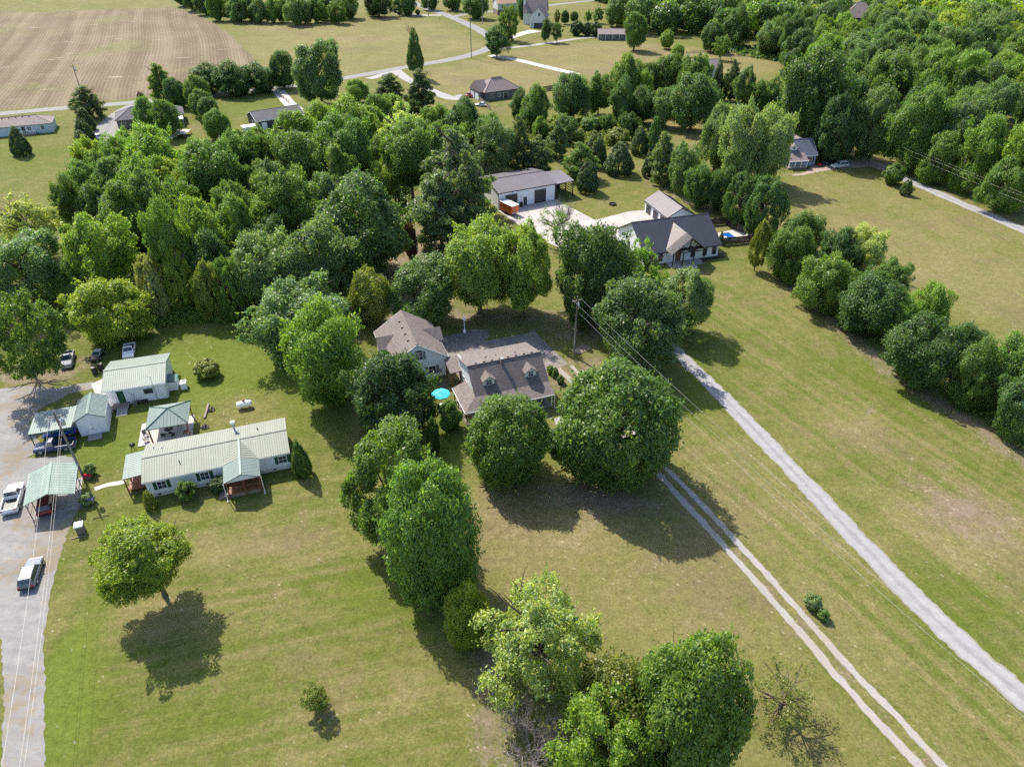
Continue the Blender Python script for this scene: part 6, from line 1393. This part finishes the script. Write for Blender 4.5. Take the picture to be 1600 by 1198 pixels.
upole('far utility pole at the road fork near the top edge', (670,26), 15.0, 0.3, True, r=0.2); upole('utility pole rising out of the round pine at upper left', (129,150), 11.0, 0.3, True)
for i, (off, z) in enumerate(((-0.75, -0.5), (0.75, -0.5), (0.1, -2.6))):
    w = ('left', 'right', 'lower')[i]
    wire('%s wire of the line running down the gravel drive at left' % w, p1 + Vector((off, 0, z)), Vector((-33.0 + off*0.9, 14.0, 9.8 + z)), 1.2)
    wire('%s wire of the line running from the centre pole to lower right' % w, p2 + Vector((off, 0, z)), Vector((52.0 + off, 17.0, 10.0 + z)), 1.6)
    wire('%s wire of the line along the lane at right' % w, p3 + Vector((off, 0, z*0.7)), Vector((128.0 + off*1.5, 118.0, 8.6 + z*0.7)), 0.8, 0.007)
# ------------------------------------------------------------------ fences, rails
ranch = [G(*q)[:2] for q in ((330,153),(380,149),(428,142),(452,162))]
fence('paddock_fence', 'brown three-rail fence beside the far road and pale driveway', ranch, 1.25, GREYWOOD, GREYWOOD, 4.0, 3, ph=0.15)
fence('paddock_fence', 'thin rail fence on the dry lawn near the far wood', [G(*q)[:2] for q in ((1072,84),(1116,80))], 1.2, GREYWOOD, GREYWOOD, 4.0, 3, ph=0.15)
fence('board_fence', 'brown board fence right of the far hip-roofed house', [G(*q)[:2] for q in ((843,144),(866,140),(880,146))], 1.8, FENCEW, FENCEW, 2.6, 5)
fence('board_fence', 'pale board fence at the near corner of the far hip-roofed house', [G(*q)[:2] for q in ((749,158),(757,165),(766,172))], 1.6, GREYWOOD, GREYWOOD, 2.6, 5)
# ------------------------------------------------------------------ small things
T = thing('propane_tank', 'white horizontal propane tank on the lawn behind the sage-roofed home', 'tank', (*G(383, 637)[:2], 0), R(19))
mb = MB(); mb.lathe((0, 0, 0.75), [(0.02, -1.15), (0.3, -1.1), (0.45, -0.92), (0.5, -0.7), (0.5, 0.7), (0.45, 0.92), (0.3, 1.1), (0.02, 1.15)], 16, 'x'); mb.build('vessel', TRIM, T, True)
mb = MB(); mb.lathe((0, 0, 1.22), [(0.2, 0), (0.2, 0.18), (0.1, 0.26)], 12); mb.build('valve_dome', mat('rust_red_cap', (0.22, 0.05, 0.035), 0.6), T, True)
for x in (-0.6, 0.6): mb = MB(); mb.box(x-0.08, x+0.08, -0.35, 0.35, 0, 0.38); mb.build('foot', CONC2, T)
T = thing('lamp_post', 'white lamp post at the back edge of the asphalt yard', 'lamp', (*G(726, 520)[:2], 0))
mb = MB(); mb.lathe((0, 0, 0), [(0.28, 0), (0.26, 0.5), (0.14, 0.62), (0.09, 0.7), (0.08, 2.5), (0.14, 2.55)], 12); mb.build('column', TRIM, T, True)
mb = MB(); mb.lathe((0, 0, 2.55), [(0.14, 0), (0.2, 0.1), (0.2, 0.4), (0.12, 0.5)], 10); mb.build('lantern', LAMPW, T); mb = MB(); mb.lathe((0, 0, 3.05), [(0.24, 0), (0.05, 0.22), (0.03, 0.34)], 10); mb.build('lantern_cap', TRIM, T)
T = thing('garden_parasol', 'turquoise garden parasol left of the brown-roofed house', 'parasol', (*G(690, 632)[:2], 0))
mb = MB(); n = 8; rim = [(1.45*math.cos(2*math.pi*i/n), 1.45*math.sin(2*math.pi*i/n), 2.05) for i in range(n)]
mb.add([(0, 0, 2.62)] + rim + [(q[0]*0.99, q[1]*0.99, q[2]-0.16) for q in rim], [(0, 1+i, 1+(i+1) % n) for i in range(n)] + [(1+i, 1+n+i, 1+n+(i+1) % n, 1+(i+1) % n) for i in range(n)])
mb.build('canopy', mat('turquoise_canvas', (0.05, 0.48, 0.58), 0.8, var=0.08), T)
mb = MB(); mb.lathe((0, 0, 0), [(0.3, 0), (0.3, 0.08), (0.03, 0.1), (0.03, 2.7)], 10); mb.build('pole', TRIM, T)
for i in range(n): mb = MB(); mb.tube([(0, 0, 2.55), (rim[i][0]*0.97, rim[i][1]*0.97, 2.02)], 0.015, 4); mb.build('rib', STEEL, T)
T = thing('stone_stand', 'small brown stand with white top beside the gravel below the carport', 'box', (*G(128, 831)[:2], 0), R(20))
mb = MB(); mb.box(-0.42, 0.42, -0.42, 0.42, 0, 1.15); mb.build('body', BRICK, T); mb = MB(); mb.box(-0.5, 0.5, -0.5, 0.5, 1.15, 1.4); mb.build('top', TRIM, T, bevel=0.05)
mb = MB(); mb.box(-1.1, 0.5, -0.9, -0.78, 0, 0.1); mb.build('kerb_board', GREYWOOD, T)
T = thing('timber_beam', 'long weathered timber lying on the lawn behind the pavilion', 'timber', (*G(323, 643)[:2], 0), R(100))
mb = MB(); mb.box(-1.7, 1.7, -0.15, 0.15, 0, 0.28); mb.build('beam', GREYWOOD, T, bevel=0.03)
for k, (px, l) in enumerate((((330,641), 'small dark scrap heap beside the weathered timber'), ((320,668), 'ring of stones and sticks near the long home roof'))):
    T = thing('scrap_heap', l, 'heap', (*G(*px)[:2], 0)); rr = random.Random(k)
    for j in range(9):
        a = j*0.7; mb = MB(); mb.tube([(math.cos(a)*0.6, math.sin(a)*0.5, 0.05), (math.cos(a+1)*0.3, math.sin(a+2)*0.3, rr.uniform(0.2, 0.6))], 0.09, 5); mb.build('stick', DKWOOD if j % 2 else GREYWOOD, T)
for px, l in (((149,583), 'dark drum left of the workshop, nearer one'), ((159,578), 'dark drum left of the workshop, against its wall')):
    T = thing('steel_drum', l, 'drum', (*G(*px)[:2], 0)); mb = MB(); mb.lathe((0, 0, 0), [(0.42, 0), (0.44, 0.03), (0.42, 0.06), (0.42, 0.5), (0.44, 0.53), (0.42, 0.56), (0.42, 1.15), (0.44, 1.18)], 14); mb.build('shell', DKWOOD, T, True); mb = MB(); mb.lathe((0, 0, 1.18), [(0.4, 0), (0.4, 0.02)], 14); mb.build('lid', BLACKP, T)
T = thing('kettle_grill', 'dark grill on legs by the side porch of the long home', 'grill', (*G(210, 704)[:2], 0))
mb = MB(); mb.lathe((0, 0, 0.75), [(0.05, 0), (0.36, 0.18), (0.4, 0.32), (0.34, 0.5), (0.05, 0.62)], 14); mb.build('bowl', BLACKP, T, True)
for a in (0, 2.1, 4.2): mb = MB(); mb.tube([(0.2*math.cos(a), 0.2*math.sin(a), 0.85), (0.4*math.cos(a), 0.4*math.sin(a), 0)], 0.03, 5); mb.build('leg', BLACKP, T)
T = thing('fire_ring', 'dark round fire ring on the grass behind the concrete apron', 'fire pit', (*G(957, 320)[:2], 0))
mb = MB(); mb.lathe((0, 0, 0), [(0.9, 0), (0.9, 0.4), (0.75, 0.4), (0.72, 0.1), (0.05, 0.1)], 18); mb.build('ring', BLACKP, T); mb = MB(); mb.tube([(-0.4, 0, 0.15), (0.4, 0.2, 0.2)], 0.1, 6); mb.build('log', GREYWOOD, T)
T = thing('plank_pile', 'low pile of brown planks near the foot of the tall utility pole', 'planks', (*G(908, 546)[:2], 0), R(40))
for k in range(6): mb = MB(); mb.box(-1.6, 1.6, -0.95+k*0.32, -0.68+k*0.32, 0.02, 0.1 + 0.03*(k % 2)); mb.build('plank', GREYWOOD, T)
FL = {'red': mat('red_petals', (0.65, 0.02, 0.06), 0.6), 'lilac': mat('lilac_petals', (0.42, 0.34, 0.6), 0.6)}
for px, c, l in (((139,747), 'red', 'bright red flowers in a tub by the mint carport'), ((143,786), 'lilac', 'lilac flowers beside the pale flowering bush')):
    T = thing('flower_tub', l, 'flowers', (*G(*px)[:2], 0)); rg = np.random.default_rng(3); d = unit(rg.normal(size=(260, 3))); d[:, 2] = abs(d[:, 2])
    V, Fc = quads(d*np.array([0.55, 0.55, 0.5]) + np.array([0, 0, 0.55]), d, np.full(260, 0.06), rg); me = np_mesh('petals', V, Fc); me.materials.append(FL[c]); inst('petals', me, T)
    mb = MB(); mb.lathe((0, 0, 0), [(0.3, 0), (0.4, 0.5)], 12); mb.build('tub', GREYWOOD, T)
T = thing('satellite_dish', 'small round dish lying at the shop slab edge', 'dish', (*G(957, 100)[:2], 0)) if False else None
# low undergrowth closing the wood floor
def brush(name, label, px, n, hmax, tint, size, seed):
    rg = np.random.default_rng(seed); poly = wpoly(px); lo, hi = poly.min(0), poly.max(0); pts = []
    while len(pts) < n:
        c = rg.uniform(lo, hi, (n, 2)); c = c[inside(c[:, 0], c[:, 1], poly)]; pts += list(c)
    pts = np.array(pts[:n]); k = rg.random(n); m = n//40
    ce = pts[rg.integers(0, n, m)]; q = rg.integers(0, m, n); rad = rg.uniform(0.5, 1.6, m)[q]
    d = unit(rg.normal(size=(n, 3))); d[:, 2] = abs(d[:, 2]); hm = rg.uniform(0.35, 1.0, m)[q]*hmax
    pos = np.stack([ce[q, 0] + d[:, 0]*rad, ce[q, 1] + d[:, 1]*rad, 0.05 + d[:, 2]*hm], 1)
    V, Fc = quads(pos, unit(d + rg.normal(size=d.shape)*0.6), size*(0.6 + 0.8*rg.random(n)), rg)
    me = np_mesh(name, V, Fc); me.materials.append(LEAF); o = bpy.data.objects.new(name, me); COL.objects.link(o); o.color = (*TINT[tint], 1); struct(o, 'stuff'); o['label'] = label; o['category'] = 'undergrowth'
brush('undergrowth', 'tangled undergrowth along the front of the cane thicket', [(88,500),(120,515),(200,512),(290,505),(385,498),(390,488),(300,480),(200,488),(100,480)], 30000, 1.7, 'bright', 0.14, 1)
brush('undergrowth', 'undergrowth on the floor of the middle wood', [(110,260),(180,230),(300,235),(420,215),(520,190),(650,180),(700,215),(640,300),(640,390),(560,440),(400,480),(240,470),(110,440),(95,330)], 60000, 2.6, 'dark', 0.26, 2)
brush('undergrowth', 'brushy weeds between the grove and the hedgerow', [(800,205),(870,185),(1000,190),(1010,215),(940,232),(860,230),(800,235)], 22000, 2.0, 'olive', 0.26, 3)
brush('undergrowth', 'brush under the diagonal tree row', [(1232,425),(1300,470),(1400,560),(1500,630),(1600,700),(1610,670),(1500,590),(1400,520),(1300,430),(1250,400)], 9000, 0.7, 'olive', 0.14, 4)
brush('undergrowth', 'undergrowth at the foot of the large upper right wood', [(1250,200),(1345,238),(1480,262),(1640,333),(1640,300),(1480,225),(1340,200),(1260,120),(1200,95),(1100,78),(1100,70),(1210,80),(1290,120)], 26000, 2.4, 'dark', 0.30, 5)
